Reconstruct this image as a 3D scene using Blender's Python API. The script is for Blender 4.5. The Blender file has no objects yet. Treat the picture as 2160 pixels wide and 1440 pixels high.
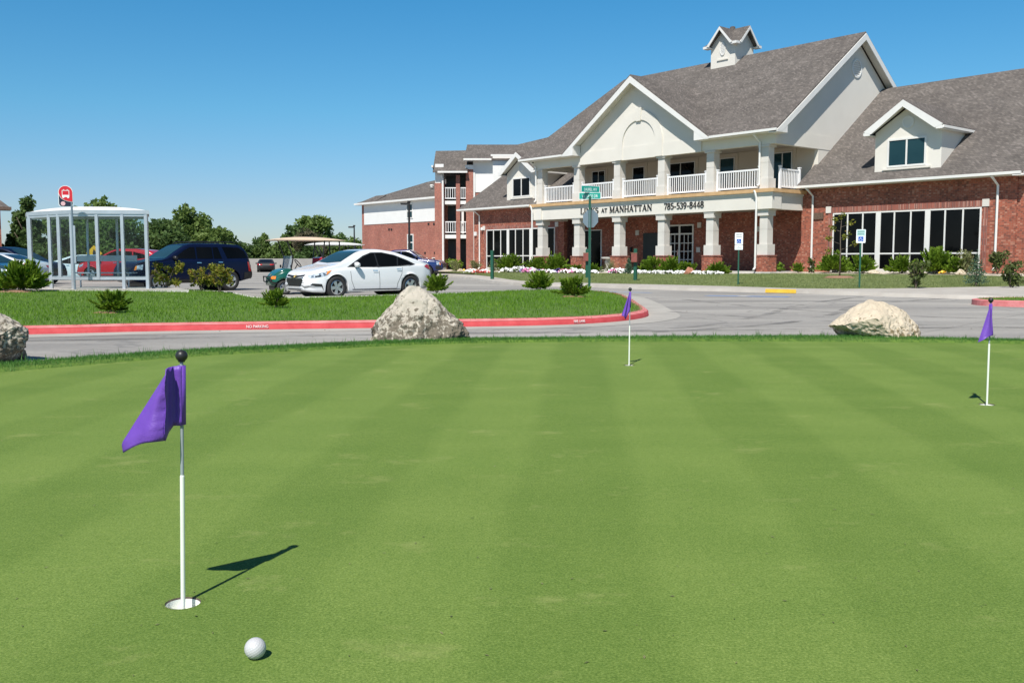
import bpy, bmesh, math, random
import numpy as np
from mathutils import Vector, Matrix, noise
from mathutils.bvhtree import BVHTree
from mathutils.geometry import tessellate_polygon
R = math.radians
random.seed(7); RNG = np.random.default_rng(7)
sc = bpy.context.scene
COL = sc.collection

# ------------------------------------------------------------------ camera, sky, sun, exposure
cam = bpy.data.cameras.new('camera'); cam_o = bpy.data.objects.new('camera', cam); COL.objects.link(cam_o)
cam.lens = 33.333; cam.sensor_width = 36; cam.clip_start = 0.05; cam.clip_end = 3000
cam_o.location = (0, 0, 1.08); cam_o.rotation_euler = (R(90 - 4.86), 0, 0)
sc.camera = cam_o
SUN_AZ, SUN_EL = 198.0, 51.5
w = bpy.data.worlds.new('World'); sc.world = w; w.use_nodes = True
nt = w.node_tree; bg = nt.nodes['Background']
sky = nt.nodes.new('ShaderNodeTexSky'); sky.sky_type = 'NISHITA'; sky.sun_disc = False
sky.sun_elevation = R(SUN_EL); sky.sun_rotation = R(SUN_AZ); sky.altitude = 300
sky.air_density = 1.0; sky.dust_density = 0.35; sky.ozone_density = 2.2
tcw = nt.nodes.new('ShaderNodeTexCoord'); sxw = nt.nodes.new('ShaderNodeSeparateXYZ'); nt.links.new(tcw.outputs['Generated'], sxw.inputs[0])
rw = nt.nodes.new('ShaderNodeValToRGB'); ew = rw.color_ramp.elements; ew.new(.5); ew.new(.5); ew.new(.5); ew.new(.5)   # clear deep-blue summer air
for e_, (p_, c_) in zip(ew, ((0, (.62, .69, .83)), (.06, (.55, .68, .86)), (.15, (.39, .78, .93)), (.28, (.24, .78, 1.0)), (.45, (.19, .46, .66)), (.75, (.18, .34, .48)))): e_.position = p_; e_.color = (*c_, 1)
nt.links.new(sxw.outputs[2], rw.inputs[0]); mw = nt.nodes.new('ShaderNodeMix'); mw.data_type = 'RGBA'; mw.blend_type = 'MULTIPLY'; mw.inputs[0].default_value = 1
nt.links.new(sky.outputs[0], mw.inputs[6]); nt.links.new(rw.outputs[0], mw.inputs[7]); nt.links.new(mw.outputs[2], bg.inputs[0]); bg.inputs[1].default_value = 0.104
sl = bpy.data.lights.new('sun', 'SUN'); sl.energy = 4.9; sl.angle = R(0.53); sl.color = (1, 0.955, 0.88)
so = bpy.data.objects.new('sun', sl); COL.objects.link(so)
sd = Vector((math.sin(R(SUN_AZ)) * math.cos(R(SUN_EL)), math.cos(R(SUN_AZ)) * math.cos(R(SUN_EL)), math.sin(R(SUN_EL))))
so.rotation_euler = sd.to_track_quat('Z', 'Y').to_euler(); so.location = sd * 50
vs = sc.view_settings; vs.view_transform = 'Standard'; vs.look = 'None'; vs.gamma = 1; vs.exposure = 0.27; vs.use_curve_mapping = False

# ------------------------------------------------------------------ materials
def newmat(name):
    m = bpy.data.materials.new(name); m.use_nodes = True
    return m, m.node_tree.nodes, m.node_tree.links, m.node_tree.nodes['Principled BSDF']
def node(ns, t, **k):
    n = ns.new(t)
    for a, b in k.items(): setattr(n, a, b)
    return n
def c4(c): return (*c, 1) if len(c) == 3 else c
def ramp(ns, stops):
    r = ns.new('ShaderNodeValToRGB'); e = r.color_ramp.elements
    while len(e) < len(stops): e.new(0.5)
    for i, (p, c) in enumerate(stops): e[i].position = p; e[i].color = c4(c)
    return r
def mk(name, c1, c2=None, scale=4, rough=.6, metal=0, spec=.5, bump=0, bscale=60, detail=6, lo=.35, hi=.65, stretch=(1, 1, 1), coat=0, trans=0):
    m, ns, ls, b = newmat(name)
    b.inputs['Roughness'].default_value = rough; b.inputs['Metallic'].default_value = metal
    b.inputs['Specular IOR Level'].default_value = spec; b.inputs['Coat Weight'].default_value = coat
    b.inputs['Coat Roughness'].default_value = .05
    tc = ns.new('ShaderNodeTexCoord'); mp = ns.new('ShaderNodeMapping'); mp.inputs['Scale'].default_value = stretch
    ls.new(tc.outputs['Object'], mp.inputs[0])
    if c2 is None: c2 = tuple(min(1, x * 1.12) for x in c1)
    n = ns.new('ShaderNodeTexNoise'); n.inputs['Scale'].default_value = scale; n.inputs['Detail'].default_value = detail
    ls.new(mp.outputs[0], n.inputs[0])
    r = ramp(ns, [(lo, c1), (hi, c2)]); ls.new(n.outputs[0], r.inputs[0]); ls.new(r.outputs[0], b.inputs['Base Color'])
    if bump:
        n2 = ns.new('ShaderNodeTexNoise'); n2.inputs['Scale'].default_value = bscale; n2.inputs['Detail'].default_value = 4
        ls.new(mp.outputs[0], n2.inputs[0]); bp = ns.new('ShaderNodeBump'); bp.inputs['Strength'].default_value = bump
        bp.inputs['Distance'].default_value = .02; ls.new(n2.outputs[0], bp.inputs['Height']); ls.new(bp.outputs[0], b.inputs['Normal'])
    return m
def mixer(ns, ls, fac, a, b, mode='MIX'):
    x = ns.new('ShaderNodeMix'); x.data_type = 'RGBA'; x.blend_type = mode
    for s, v in ((x.inputs[0], fac), (x.inputs[6], a), (x.inputs[7], b)):
        if hasattr(v, 'is_linked') or isinstance(v, bpy.types.NodeSocket): ls.new(v, s)
        elif isinstance(v, (int, float)): s.default_value = v
        else: s.default_value = c4(v)
    return x.outputs[2]
def brickmat(name, ca, cb, mortar, bw=.21, rh=.075, ms=.008, off=.5, dark=(.1, .05, .045), swap=False, rough=.85, bump=.4, lightc=(.5, .3, .24), vary=.5):
    m, ns, ls, b = newmat(name); b.inputs['Roughness'].default_value = rough; b.inputs['Specular IOR Level'].default_value = .2
    tc = ns.new('ShaderNodeTexCoord'); sp = ns.new('ShaderNodeSeparateXYZ'); ls.new(tc.outputs['Object'], sp.inputs[0])
    ad = ns.new('ShaderNodeMath'); ad.operation = 'ADD'; ls.new(sp.outputs[0], ad.inputs[0]); ls.new(sp.outputs[1], ad.inputs[1])
    cb_ = ns.new('ShaderNodeCombineXYZ')
    ls.new(ad.outputs[0], cb_.inputs[1 if swap else 0]); ls.new(sp.outputs[2], cb_.inputs[0 if swap else 1])
    bt = ns.new('ShaderNodeTexBrick'); bt.inputs['Scale'].default_value = 1; bt.offset = off
    bt.inputs['Brick Width'].default_value = bw; bt.inputs['Row Height'].default_value = rh; bt.inputs['Mortar Size'].default_value = ms
    bt.inputs['Mortar Smooth'].default_value = .3
    bt.inputs['Color1'].default_value = c4(ca); bt.inputs['Color2'].default_value = c4(cb); bt.inputs['Mortar'].default_value = c4(mortar)
    ls.new(cb_.outputs[0], bt.inputs[0])
    # some bricks darker / lighter: white noise over brick cells
    snap = ns.new('ShaderNodeVectorMath'); snap.operation = 'SNAP'; snap.inputs[1].default_value = (bw * .5, rh, 1)
    ls.new(cb_.outputs[0], snap.inputs[0]); wn = ns.new('ShaderNodeTexWhiteNoise'); wn.noise_dimensions = '2D'; ls.new(snap.outputs[0], wn.inputs[0])
    rd = ramp(ns, [(.74, (0, 0, 0)), (.80, (1, 1, 1))]); ls.new(wn.outputs[0], rd.inputs[0])
    rl = ramp(ns, [(.10, (1, 1, 1)), (.16, (0, 0, 0))]); ls.new(wn.outputs[0], rl.inputs[0])
    s1 = ns.new('ShaderNodeMath'); s1.operation = 'MULTIPLY'; s1.inputs[1].default_value = vary; ls.new(rd.outputs[0], s1.inputs[0])
    s2 = ns.new('ShaderNodeMath'); s2.operation = 'MULTIPLY'; s2.inputs[1].default_value = vary; ls.new(rl.outputs[0], s2.inputs[0])
    o = mixer(ns, ls, s1.outputs[0], bt.outputs[0], dark); o = mixer(ns, ls, s2.outputs[0], o, lightc)
    n = ns.new('ShaderNodeTexNoise'); n.inputs['Scale'].default_value = .8; n.inputs['Detail'].default_value = 5; ls.new(tc.outputs['Object'], n.inputs[0])
    rr = ramp(ns, [(.3, (.82, .82, .82)), (.7, (1.1, 1.1, 1.1))]); ls.new(n.outputs[0], rr.inputs[0])
    o = mixer(ns, ls, 1.0, o, rr.outputs[0], 'MULTIPLY'); ls.new(o, b.inputs['Base Color'])
    bp = ns.new('ShaderNodeBump'); bp.inputs['Strength'].default_value = bump; bp.inputs['Distance'].default_value = .01; bp.invert = True
    ls.new(bt.outputs['Fac'], bp.inputs['Height']); ls.new(bp.outputs[0], b.inputs['Normal'])
    return m
def leafmat(name, cs, scale=1.2, transl=.35, rough=.55):
    m, ns, ls, b = newmat(name); b.inputs['Roughness'].default_value = rough; b.inputs['Specular IOR Level'].default_value = .25
    tc = ns.new('ShaderNodeTexCoord'); n = ns.new('ShaderNodeTexNoise'); n.inputs['Scale'].default_value = scale; n.inputs['Detail'].default_value = 5
    ls.new(tc.outputs['Object'], n.inputs[0])
    k = len(cs); r = ramp(ns, [(.28 + .44 * i / max(1, k - 1), c) for i, c in enumerate(cs)]); ls.new(n.outputs[0], r.inputs[0])
    ls.new(r.outputs[0], b.inputs['Base Color'])
    t = ns.new('ShaderNodeBsdfTranslucent'); ls.new(r.outputs[0], t.inputs[0]); mx = ns.new('ShaderNodeMixShader'); mx.inputs[0].default_value = transl
    ls.new(b.outputs[0], mx.inputs[1]); ls.new(t.outputs[0], mx.inputs[2]); ls.new(mx.outputs[0], ns['Material Output'].inputs[0])
    return m
def glassmat(name, tint=(.75, .85, .86), alpha=.72):
    m, ns, ls, b = newmat(name)
    tr = ns.new('ShaderNodeBsdfTransparent'); tr.inputs[0].default_value = c4(tint); g = ns.new('ShaderNodeBsdfGlossy'); g.inputs['Roughness'].default_value = .02
    fr = ns.new('ShaderNodeFresnel'); fr.inputs[0].default_value = 1.35; mx = ns.new('ShaderNodeMixShader'); ge = ns.new('ShaderNodeNewGeometry'); mu = ns.new('ShaderNodeMath'); mu.operation = 'MULTIPLY'; iv = ns.new('ShaderNodeMath'); iv.operation = 'SUBTRACT'; iv.inputs[0].default_value = 1; ls.new(ge.outputs['Backfacing'], iv.inputs[1]); ls.new(fr.outputs[0], mu.inputs[0]); ls.new(iv.outputs[0], mu.inputs[1])
    ls.new(mu.outputs[0], mx.inputs[0]); ls.new(tr.outputs[0], mx.inputs[1]); ls.new(g.outputs[0], mx.inputs[2]); ls.new(mx.outputs[0], ns['Material Output'].inputs[0])
    return m

MT = {}
MT['brick'] = brickmat('brick', (.395, .115, .070), (.295, .085, .056), (.33, .19, .14), dark=(.10, .058, .05), lightc=(.52, .28, .2))
MT['brick_far'] = brickmat('brick_pale', (.40, .14, .10), (.33, .11, .085), (.38, .25, .2), dark=(.17, .1, .09), lightc=(.5, .27, .2), vary=.3)
MT['soldier'] = brickmat('soldier_brick', (.36, .11, .08), (.25, .085, .065), (.3, .2, .16), bw=.075, rh=.3, off=0, dark=(.13, .09, .085), vary=.6)
MT['shingle'] = brickmat('shingle', (.163, .144, .130), (.126, .112, .102), (.085, .077, .072), bw=.22, rh=.10, ms=.006, dark=(.095, .085, .08), lightc=(.222, .196, .178), vary=.48, rough=.95, bump=.5)
MT['stucco'] = mk('stucco', (.685, .655, .592), (.72, .69, .625), scale=.7, rough=.9, bump=.15, bscale=90, spec=.2)
MT['stucco_tan'] = mk('stucco_tan', (.60, .52, .42), (.64, .56, .46), scale=.7, rough=.9, bump=.1, spec=.2)
MT['stone'] = mk('cast_stone', (.60, .575, .53), (.66, .63, .585), scale=1.5, rough=.85, bump=.12, bscale=40, spec=.2)
MT['white'] = mk('white_trim', (.72, .71, .68), (.76, .75, .72), scale=2, rough=.45)
MT['vinyl'] = mk('vinyl_white', (.80, .80, .80), (.84, .84, .84), scale=2, rough=.4)
MT['siding'] = mk('siding_white', (.74, .735, .71), (.78, .775, .75), scale=1, rough=.6)
MT['trim_tan'] = mk('tan_trim', (.52, .33, .16), (.60, .39, .20), scale=3, rough=.6)
MT['glass'] = mk('window_glass', (.003, .0035, .004), (.007, .0075, .008), scale=.6, rough=.05, spec=.13)
MT['glass_teal'] = mk('window_glass_teal', (.012, .04, .05), (.02, .055, .065), scale=.5, rough=.05, spec=.25)
MT['dark'] = mk('dark_metal', (.012, .012, .013), (.02, .02, .02), scale=8, rough=.5)
MT['black'] = mk('black_plastic', (.014, .014, .015), (.022, .022, .023), scale=30, rough=.42)
MT['door_dark'] = mk('dark_door', (.012, .018, .016), (.018, .024, .022), scale=3, rough=.4)
MT['rubber'] = mk('rubber', (.018, .018, .018), (.03, .03, .03), scale=40, rough=.85)
MT['alu'] = mk('aluminium', (.52, .56, .60), (.58, .62, .66), scale=5, rough=.38, metal=.55)
MT['alloy'] = mk('alloy', (.60, .61, .62), (.68, .69, .70), scale=5, rough=.28, metal=.8)
MT['chrome'] = mk('chrome', (.75, .75, .76), (.8, .8, .8), scale=5, rough=.12, metal=1)
MT['gold'] = mk('gold_badge', (.75, .52, .12), (.85, .6, .2), scale=9, rough=.3, metal=.7)
MT['lens'] = mk('lamp_lens', (.10, .14, .19), (.55, .62, .70), scale=14, lo=.42, hi=.58, rough=.08, coat=1)
MT['amber'] = mk('amber_lens', (.75, .20, .02), (.85, .28, .04), scale=9, rough=.15, coat=1)
MT['redlens'] = mk('red_lens', (.45, .012, .015), (.55, .02, .02), scale=9, rough=.12, coat=1)
MT['paint_white'] = mk('paint_white', (.80, .81, .82), (.82, .83, .84), scale=1, rough=.25, coat=.8)
MT['paint_navy'] = mk('paint_navy', (.003, .007, .028), (.004, .009, .034), scale=1, rough=.35, spec=.15, coat=.12)
MT['paint_blue'] = mk('paint_blue', (.010, .022, .11), (.013, .026, .13), scale=1, rough=.25, coat=.8)
MT['paint_teal'] = mk('paint_teal', (.008, .035, .055), (.01, .04, .06), scale=1, rough=.25, coat=.8)
MT['paint_red'] = mk('paint_red', (.50, .012, .02), (.55, .015, .025), scale=1, rough=.25, coat=.8)
MT['paint_green'] = mk('paint_green', (.005, .085, .055), (.007, .10, .065), scale=2, rough=.3, coat=.6)
MT['cart_tan'] = mk('cart_roof_tan', (.66, .50, .35), (.70, .54, .39), scale=2, rough=.5)
MT['cart_white'] = mk('cart_white', (.74, .73, .70), (.78, .77, .74), scale=2, rough=.5)
MT['pole_green'] = mk('green_post', (.008, .075, .045), (.012, .09, .055), scale=6, rough=.5)
MT['sign_green'] = mk('sign_green', (.01, .30, .235), (.015, .33, .26), scale=4, rough=.4)
MT['sign_white'] = mk('sign_white', (.80, .84, .84), (.83, .87, .87), scale=4, rough=.4)
MT['sign_teal'] = mk('sign_pale_green', (.34, .56, .54), (.38, .60, .57), scale=9, rough=.4)
MT['sign_blue'] = mk('sign_blue', (.012, .09, .42), (.015, .10, .46), scale=4, rough=.4)
MT['sign_back'] = mk('sign_back', (.26, .32, .37), (.31, .37, .42), scale=3, rough=.42, metal=.5)
MT['sign_red'] = mk('sign_red', (.60, .02, .035), (.64, .025, .04), scale=4, rough=.4)
MT['sign_navy'] = mk('sign_navy', (.012, .015, .035), (.016, .02, .045), scale=4, rough=.4)
MT['sign_pink'] = mk('sign_pink', (.72, .42, .46), (.76, .47, .5), scale=20, rough=.4)
MT['sign_yellow'] = mk('sign_yellow', (.72, .38, .01), (.78, .43, .02), scale=4, rough=.4)
MT['letter'] = mk('letter_dark', (.02, .019, .018), (.03, .028, .026), scale=4, rough=.5)
MT['redbox'] = mk('red_brown_box', (.20, .055, .045), (.27, .075, .06), scale=9, rough=.7)
MT['plaque'] = mk('brown_plaque', (.10, .065, .045), (.15, .10, .07), scale=12, rough=.6)
MT['purple'] = mk('purple_cloth', (.13, .048, .365), (.155, .06, .415), scale=14, rough=.5, bump=.12, bscale=160)
MT['rod_grey'] = mk('rod_grey', (.27, .31, .33), (.32, .36, .38), scale=20, rough=.4)
MT['rod_white'] = mk('rod_white', (.80, .82, .74), (.85, .87, .80), scale=6, rough=.35)
MT['bark'] = mk('bark', (.09, .068, .05), (.17, .135, .105), scale=9, rough=.95, bump=.6, bscale=18, stretch=(1, 1, .25))
MT['mulch'] = mk('mulch', (.20, .10, .06), (.38, .22, .15), scale=28, rough=.95, bump=1, bscale=50)
MT['gravel'] = mk('pale_gravel', (.42, .36, .28), (.64, .57, .47), scale=22, rough=.95, bump=.8, bscale=40)
MT['redrock'] = mk('red_rock', (.32, .13, .08), (.46, .22, .14), scale=4, rough=.95, bump=.5)
MT['petal_white'] = mk('petal_white', (.80, .80, .80), (.86, .85, .84), scale=9, rough=.6)
MT['petal_pink'] = mk('petal_pink', (.70, .12, .36), (.80, .35, .55), scale=9, rough=.6)
MT['petal_purple'] = mk('petal_purple', (.06, .03, .20), (.11, .05, .30), scale=9, rough=.6)
MT['petal_red'] = mk('petal_red', (.42, .03, .03), (.55, .06, .05), scale=9, rough=.6)
MT['petal_yellow'] = mk('petal_yellow', (.75, .48, .04), (.8, .55, .08), scale=9, rough=.6)
MT['kerb_red'] = mk('kerb_red', (.43, .038, .045), (.54, .072, .078), scale=5, rough=.8, bump=.3, bscale=40, detail=10, lo=.3, hi=.7)
MT['kerb_pink'] = mk('kerb_sunlit_pink', (.55, .14, .14), (.66, .24, .235), scale=5, rough=.85, bump=.3)  # sunlit paleness of the rounded top put in the colour; also colours right kerb
MT['kerb_text'] = mk('kerb_text_white', (.70, .66, .64), (.82, .80, .79), scale=40, rough=.8)
MT['yellow_paint'] = mk('yellow_paint', (.70, .42, .03), (.78, .50, .06), scale=4, rough=.8)
MT['blue_paint'] = mk('blue_paint', (.14, .24, .48), (.24, .34, .54), scale=4, rough=.8)
MT['white_paint'] = mk('white_paint', (.55, .56, .56), (.70, .70, .70), scale=5, rough=.8)
MT['leaf_tree'] = leafmat('leaf_tree', [(.10, .16, .042), (.16, .24, .06), (.23, .31, .088)], .5, .45)
MT['leaf_dark'] = leafmat('leaf_dark', [(.065, .115, .035), (.105, .175, .052), (.155, .23, .07)], .5, .45)
MT['leaf_brown'] = leafmat('leaf_brown', [(.10, .085, .055), (.14, .125, .075), (.13, .15, .06)], .7)
MT['juniper'] = leafmat('juniper', [(.085, .165, .014), (.15, .25, .02), (.23, .34, .032)], 3.5, .3)
MT['shrub_dark'] = leafmat('shrub_dark', [(.06, .09, .024), (.09, .125, .032), (.16, .15, .065)], 4, .3)
MT['shrub_blue'] = leafmat('shrub_blue', [(.06, .115, .07), (.095, .165, .10), (.13, .20, .125)], 4, .3)
MT['shrub_gold'] = leafmat('shrub_gold', [(.13, .17, .018), (.22, .24, .03), (.34, .19, .06)], 5, .4)
MT['ornamental'] = leafmat('ornamental_grass', [(.12, .16, .05), (.22, .24, .10), (.34, .31, .18)], 5, .4)
MT['blade'] = leafmat('grass_blade', [(.085, .20, .012), (.135, .27, .018), (.20, .34, .03)], 1.6, .35, .5)
MT['blade_collar'] = leafmat('grass_blade_collar', [(.055, .17, .03), (.085, .22, .04), (.13, .27, .055)], 3, .35, .5)
MT['blade_dry'] = leafmat('grass_blade_dull', [(.175, .22, .078), (.225, .272, .10), (.285, .32, .13)], 1.2, .3, .6)
MT['lawn_soil'] = mk('lawn_base', (.06, .125, .014), (.115, .20, .024), scale=9, rough=.95, bump=.8, bscale=60)
MT['lawn_soil_dull'] = mk('lawn_base_dull', (.145, .18, .068), (.195, .225, .09), scale=3, rough=.95, bump=.8, bscale=30)
MT['field'] = mk('field_grass', (.07, .10, .03), (.13, .15, .05), scale=.08, rough=.95, bump=.4, bscale=3)
MT['shelter_glass'] = glassmat('shelter_glass', (.84, .90, .91))
MT['cart_glass'] = mk('cart_glass', (.42, .52, .60), (.46, .56, .64), scale=2, rough=.1, spec=.6); MT['cart_glass'].node_tree.nodes['Principled BSDF'].inputs['Alpha'].default_value = .5  # pale blue of the reflected sky put into the glass colour

def green_material():
    m, ns, ls, b = newmat('putting_green'); b.inputs['Roughness'].default_value = .8; b.inputs['Specular IOR Level'].default_value = .18;
    tc = ns.new('ShaderNodeTexCoord'); o = tc.outputs['Object']
    def nz(scale, detail=3, st=(1, 1, 1), rough=.5, rot=0):
        mp = ns.new('ShaderNodeMapping'); mp.inputs['Scale'].default_value = st; mp.inputs['Rotation'].default_value = (0, 0, rot); ls.new(o, mp.inputs[0])
        n = ns.new('ShaderNodeTexNoise'); n.inputs['Scale'].default_value = scale; n.inputs['Detail'].default_value = detail; n.inputs['Roughness'].default_value = rough
        ls.new(mp.outputs[0], n.inputs[0]); return n.outputs[0]
    fine = ramp(ns, [(.31, (.062, .114, .017)), (.5, (.142, .222, .042)), (.69, (.268, .355, .094))]); ls.new(nz(120, 7, rough=.78), fine.inputs[0])
    mid = ramp(ns, [(.3, (.91, .94, .90)), (.7, (1.07, 1.04, 1.08))]); ls.new(nz(1.7, 5), mid.inputs[0])
    c = mixer(ns, ls, 1.0, fine.outputs[0], mid.outputs[0], 'MULTIPLY')
    tuft = ramp(ns, [(.32, (.84, .88, .80)), (.68, (1.12, 1.08, 1.12))]); ls.new(nz(28, 6, rough=.7), tuft.inputs[0])
    c = mixer(ns, ls, 1.0, c, tuft.outputs[0], 'MULTIPLY')
    # mowing stripes run away from the viewer
    mp = ns.new('ShaderNodeMapping'); mp.inputs['Rotation'].default_value = (0, 0, R(4)); ls.new(o, mp.inputs[0])
    wv = ns.new('ShaderNodeTexWave'); wv.wave_type = 'BANDS'; wv.bands_direction = 'X'; wv.inputs['Scale'].default_value = .27
    wv.inputs['Distortion'].default_value = .8; wv.inputs['Detail'].default_value = 3; wv.inputs['Detail Scale'].default_value = 1.6; ls.new(mp.outputs[0], wv.inputs[0])
    st = ramp(ns, [(.36, (.915, .935, .90)), (.64, (1.065, 1.045, 1.08))]); ls.new(wv.outputs[0], st.inputs[0])
    c = mixer(ns, ls, 1.0, c, st.outputs[0], 'MULTIPLY')
    cross = ramp(ns, [(.35, (.965, .975, .96)), (.6, (1.03, 1.025, 1.035))]); ls.new(nz(1.1, 4, (.35, 1.6, 1), rot=R(-12)), cross.inputs[0])
    c = mixer(ns, ls, 1.0, c, cross.outputs[0], 'MULTIPLY')
    # dry blotches
    dry = ramp(ns, [(.575, (0, 0, 0)), (.76, (.6, .6, .6))]); ls.new(nz(2.2, 9, (.8, 1.2, 1), .72), dry.inputs[0])
    c = mixer(ns, ls, dry.outputs[0], c, (.34, .36, .13)); ls.new(c, b.inputs['Base Color'])
    bp = ns.new('ShaderNodeBump'); bp.inputs['Strength'].default_value = .5; bp.inputs['Distance'].default_value = .006
    ls.new(nz(240, 4, rough=.7), bp.inputs['Height']); ls.new(bp.outputs[0], b.inputs['Normal'])
    return m
MT['green'] = green_material()
def pavement_material():
    m, ns, ls, b = newmat('concrete_pavement'); b.inputs['Roughness'].default_value = .85; b.inputs['Specular IOR Level'].default_value = .25
    tc = ns.new('ShaderNodeTexCoord'); o = tc.outputs['Object']
    def nz(scale, detail=4, st=(1, 1, 1), rot=0, rough=.55):
        mp = ns.new('ShaderNodeMapping'); mp.inputs['Scale'].default_value = st; mp.inputs['Rotation'].default_value = (0, 0, rot); ls.new(o, mp.inputs[0])
        n = ns.new('ShaderNodeTexNoise'); n.inputs['Scale'].default_value = scale; n.inputs['Detail'].default_value = detail; n.inputs['Roughness'].default_value = rough
        ls.new(mp.outputs[0], n.inputs[0]); return n.outputs[0]
    base = ramp(ns, [(.3, (.315, .300, .275)), (.55, (.37, .352, .322)), (.75, (.44, .42, .385))]); ls.new(nz(.35, 6, (.6, 1.4, 1)), base.inputs[0])
    # traffic film: long dark streaks along the lane
    tk = ramp(ns, [(.36, (.70, .705, .72)), (.60, (1, 1, 1))]); ls.new(nz(.5, 5, (.22, 1.1, 1), R(-18), .6), tk.inputs[0])
    c = mixer(ns, ls, 1.0, base.outputs[0], tk.outputs[0], 'MULTIPLY')
    fn = ramp(ns, [(.3, (.9, .9, .9)), (.7, (1.08, 1.08, 1.08))]); ls.new(nz(18, 6), fn.inputs[0]); c = mixer(ns, ls, 1.0, c, fn.outputs[0], 'MULTIPLY')
    # saw-cut joints
    mp = ns.new('ShaderNodeMapping'); mp.inputs['Rotation'].default_value = (0, 0, R(40)); ls.new(o, mp.inputs[0])
    bt = ns.new('ShaderNodeTexBrick'); bt.offset = 0; bt.inputs['Scale'].default_value = 1; bt.inputs['Brick Width'].default_value = 4.5; bt.inputs['Row Height'].default_value = 4.5
    bt.inputs['Mortar Size'].default_value = .018; ls.new(mp.outputs[0], bt.inputs[0])
    j = ns.new('ShaderNodeMath'); j.operation = 'MULTIPLY'; j.inputs[1].default_value = .45; ls.new(bt.outputs['Fac'], j.inputs[0])
    c = mixer(ns, ls, j.outputs[0], c, (.12, .115, .11))
    # fine tar-dark cracks
    vo = ns.new('ShaderNodeTexNoise'); vo.inputs['Scale'].default_value = .16; vo.inputs['Detail'].default_value = 8; ls.new(o, vo.inputs[0])
    cr = ramp(ns, [(.494, (0, 0, 0)), (.5, (.7, .7, .7)), (.506, (0, 0, 0))]); ls.new(vo.outputs[0], cr.inputs[0]); c = mixer(ns, ls, cr.outputs[0], c, (.17, .165, .16))
    ls.new(c, b.inputs['Base Color'])
    bp = ns.new('ShaderNodeBump'); bp.inputs['Strength'].default_value = .2; bp.inputs['Distance'].default_value = .01; ls.new(nz(60, 3), bp.inputs['Height']); ls.new(bp.outputs[0], b.inputs['Normal'])
    return m
MT['pave'] = pavement_material()
MT['walk'] = mk('sidewalk', (.385, .355, .315), (.46, .43, .385), scale=1.2, rough=.9, bump=.2, detail=9)
MT['pan'] = mk('gutter_concrete', (.345, .328, .295), (.415, .395, .355), scale=1.3, rough=.9, bump=.2, detail=10)
MT['porch_shade_tan'] = mk('porch_ceiling_tan', (.30, .255, .20), (.33, .28, .22), scale=2, rough=.8)  # ceiling colour darkened to deepen the shade inside the porch
MT['wall_grey'] = mk('wall_grey', (.30, .285, .27), (.36, .345, .325), scale=.8, rough=.9, detail=8)
MT['concrete'] = mk('concrete', (.46, .44, .41), (.58, .56, .52), scale=2, rough=.9, bump=.2, detail=9)
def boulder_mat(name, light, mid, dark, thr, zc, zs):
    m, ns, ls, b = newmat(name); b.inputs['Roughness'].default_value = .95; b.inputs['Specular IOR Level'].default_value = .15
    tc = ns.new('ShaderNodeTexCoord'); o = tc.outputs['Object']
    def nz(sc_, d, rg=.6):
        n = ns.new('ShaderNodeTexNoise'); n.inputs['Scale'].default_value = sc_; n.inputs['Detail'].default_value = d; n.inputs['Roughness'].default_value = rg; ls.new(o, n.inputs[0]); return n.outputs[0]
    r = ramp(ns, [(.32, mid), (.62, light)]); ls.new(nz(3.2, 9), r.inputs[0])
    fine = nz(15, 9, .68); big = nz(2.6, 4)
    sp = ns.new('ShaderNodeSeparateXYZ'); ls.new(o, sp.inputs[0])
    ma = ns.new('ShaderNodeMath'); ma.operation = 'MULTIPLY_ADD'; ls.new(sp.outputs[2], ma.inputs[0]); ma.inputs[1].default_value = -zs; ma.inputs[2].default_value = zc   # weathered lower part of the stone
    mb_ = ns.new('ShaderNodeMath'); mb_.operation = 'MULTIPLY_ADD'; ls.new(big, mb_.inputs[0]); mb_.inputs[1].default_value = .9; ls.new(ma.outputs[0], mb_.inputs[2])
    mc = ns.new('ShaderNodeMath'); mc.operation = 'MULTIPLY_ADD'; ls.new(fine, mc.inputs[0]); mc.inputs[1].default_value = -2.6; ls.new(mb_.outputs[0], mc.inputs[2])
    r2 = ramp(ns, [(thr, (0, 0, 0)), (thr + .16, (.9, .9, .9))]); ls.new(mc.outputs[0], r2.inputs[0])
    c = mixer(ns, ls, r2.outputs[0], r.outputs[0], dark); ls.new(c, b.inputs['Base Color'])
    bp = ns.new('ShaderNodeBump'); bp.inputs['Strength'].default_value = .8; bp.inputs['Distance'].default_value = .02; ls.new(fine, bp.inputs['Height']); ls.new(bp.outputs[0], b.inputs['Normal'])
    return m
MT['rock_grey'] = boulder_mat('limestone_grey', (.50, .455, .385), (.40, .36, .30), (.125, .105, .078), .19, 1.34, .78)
MT['rock_tan'] = boulder_mat('limestone_tan', (.60, .515, .395), (.49, .415, .31), (.20, .15, .08), .36, 1.22, .95)

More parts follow.
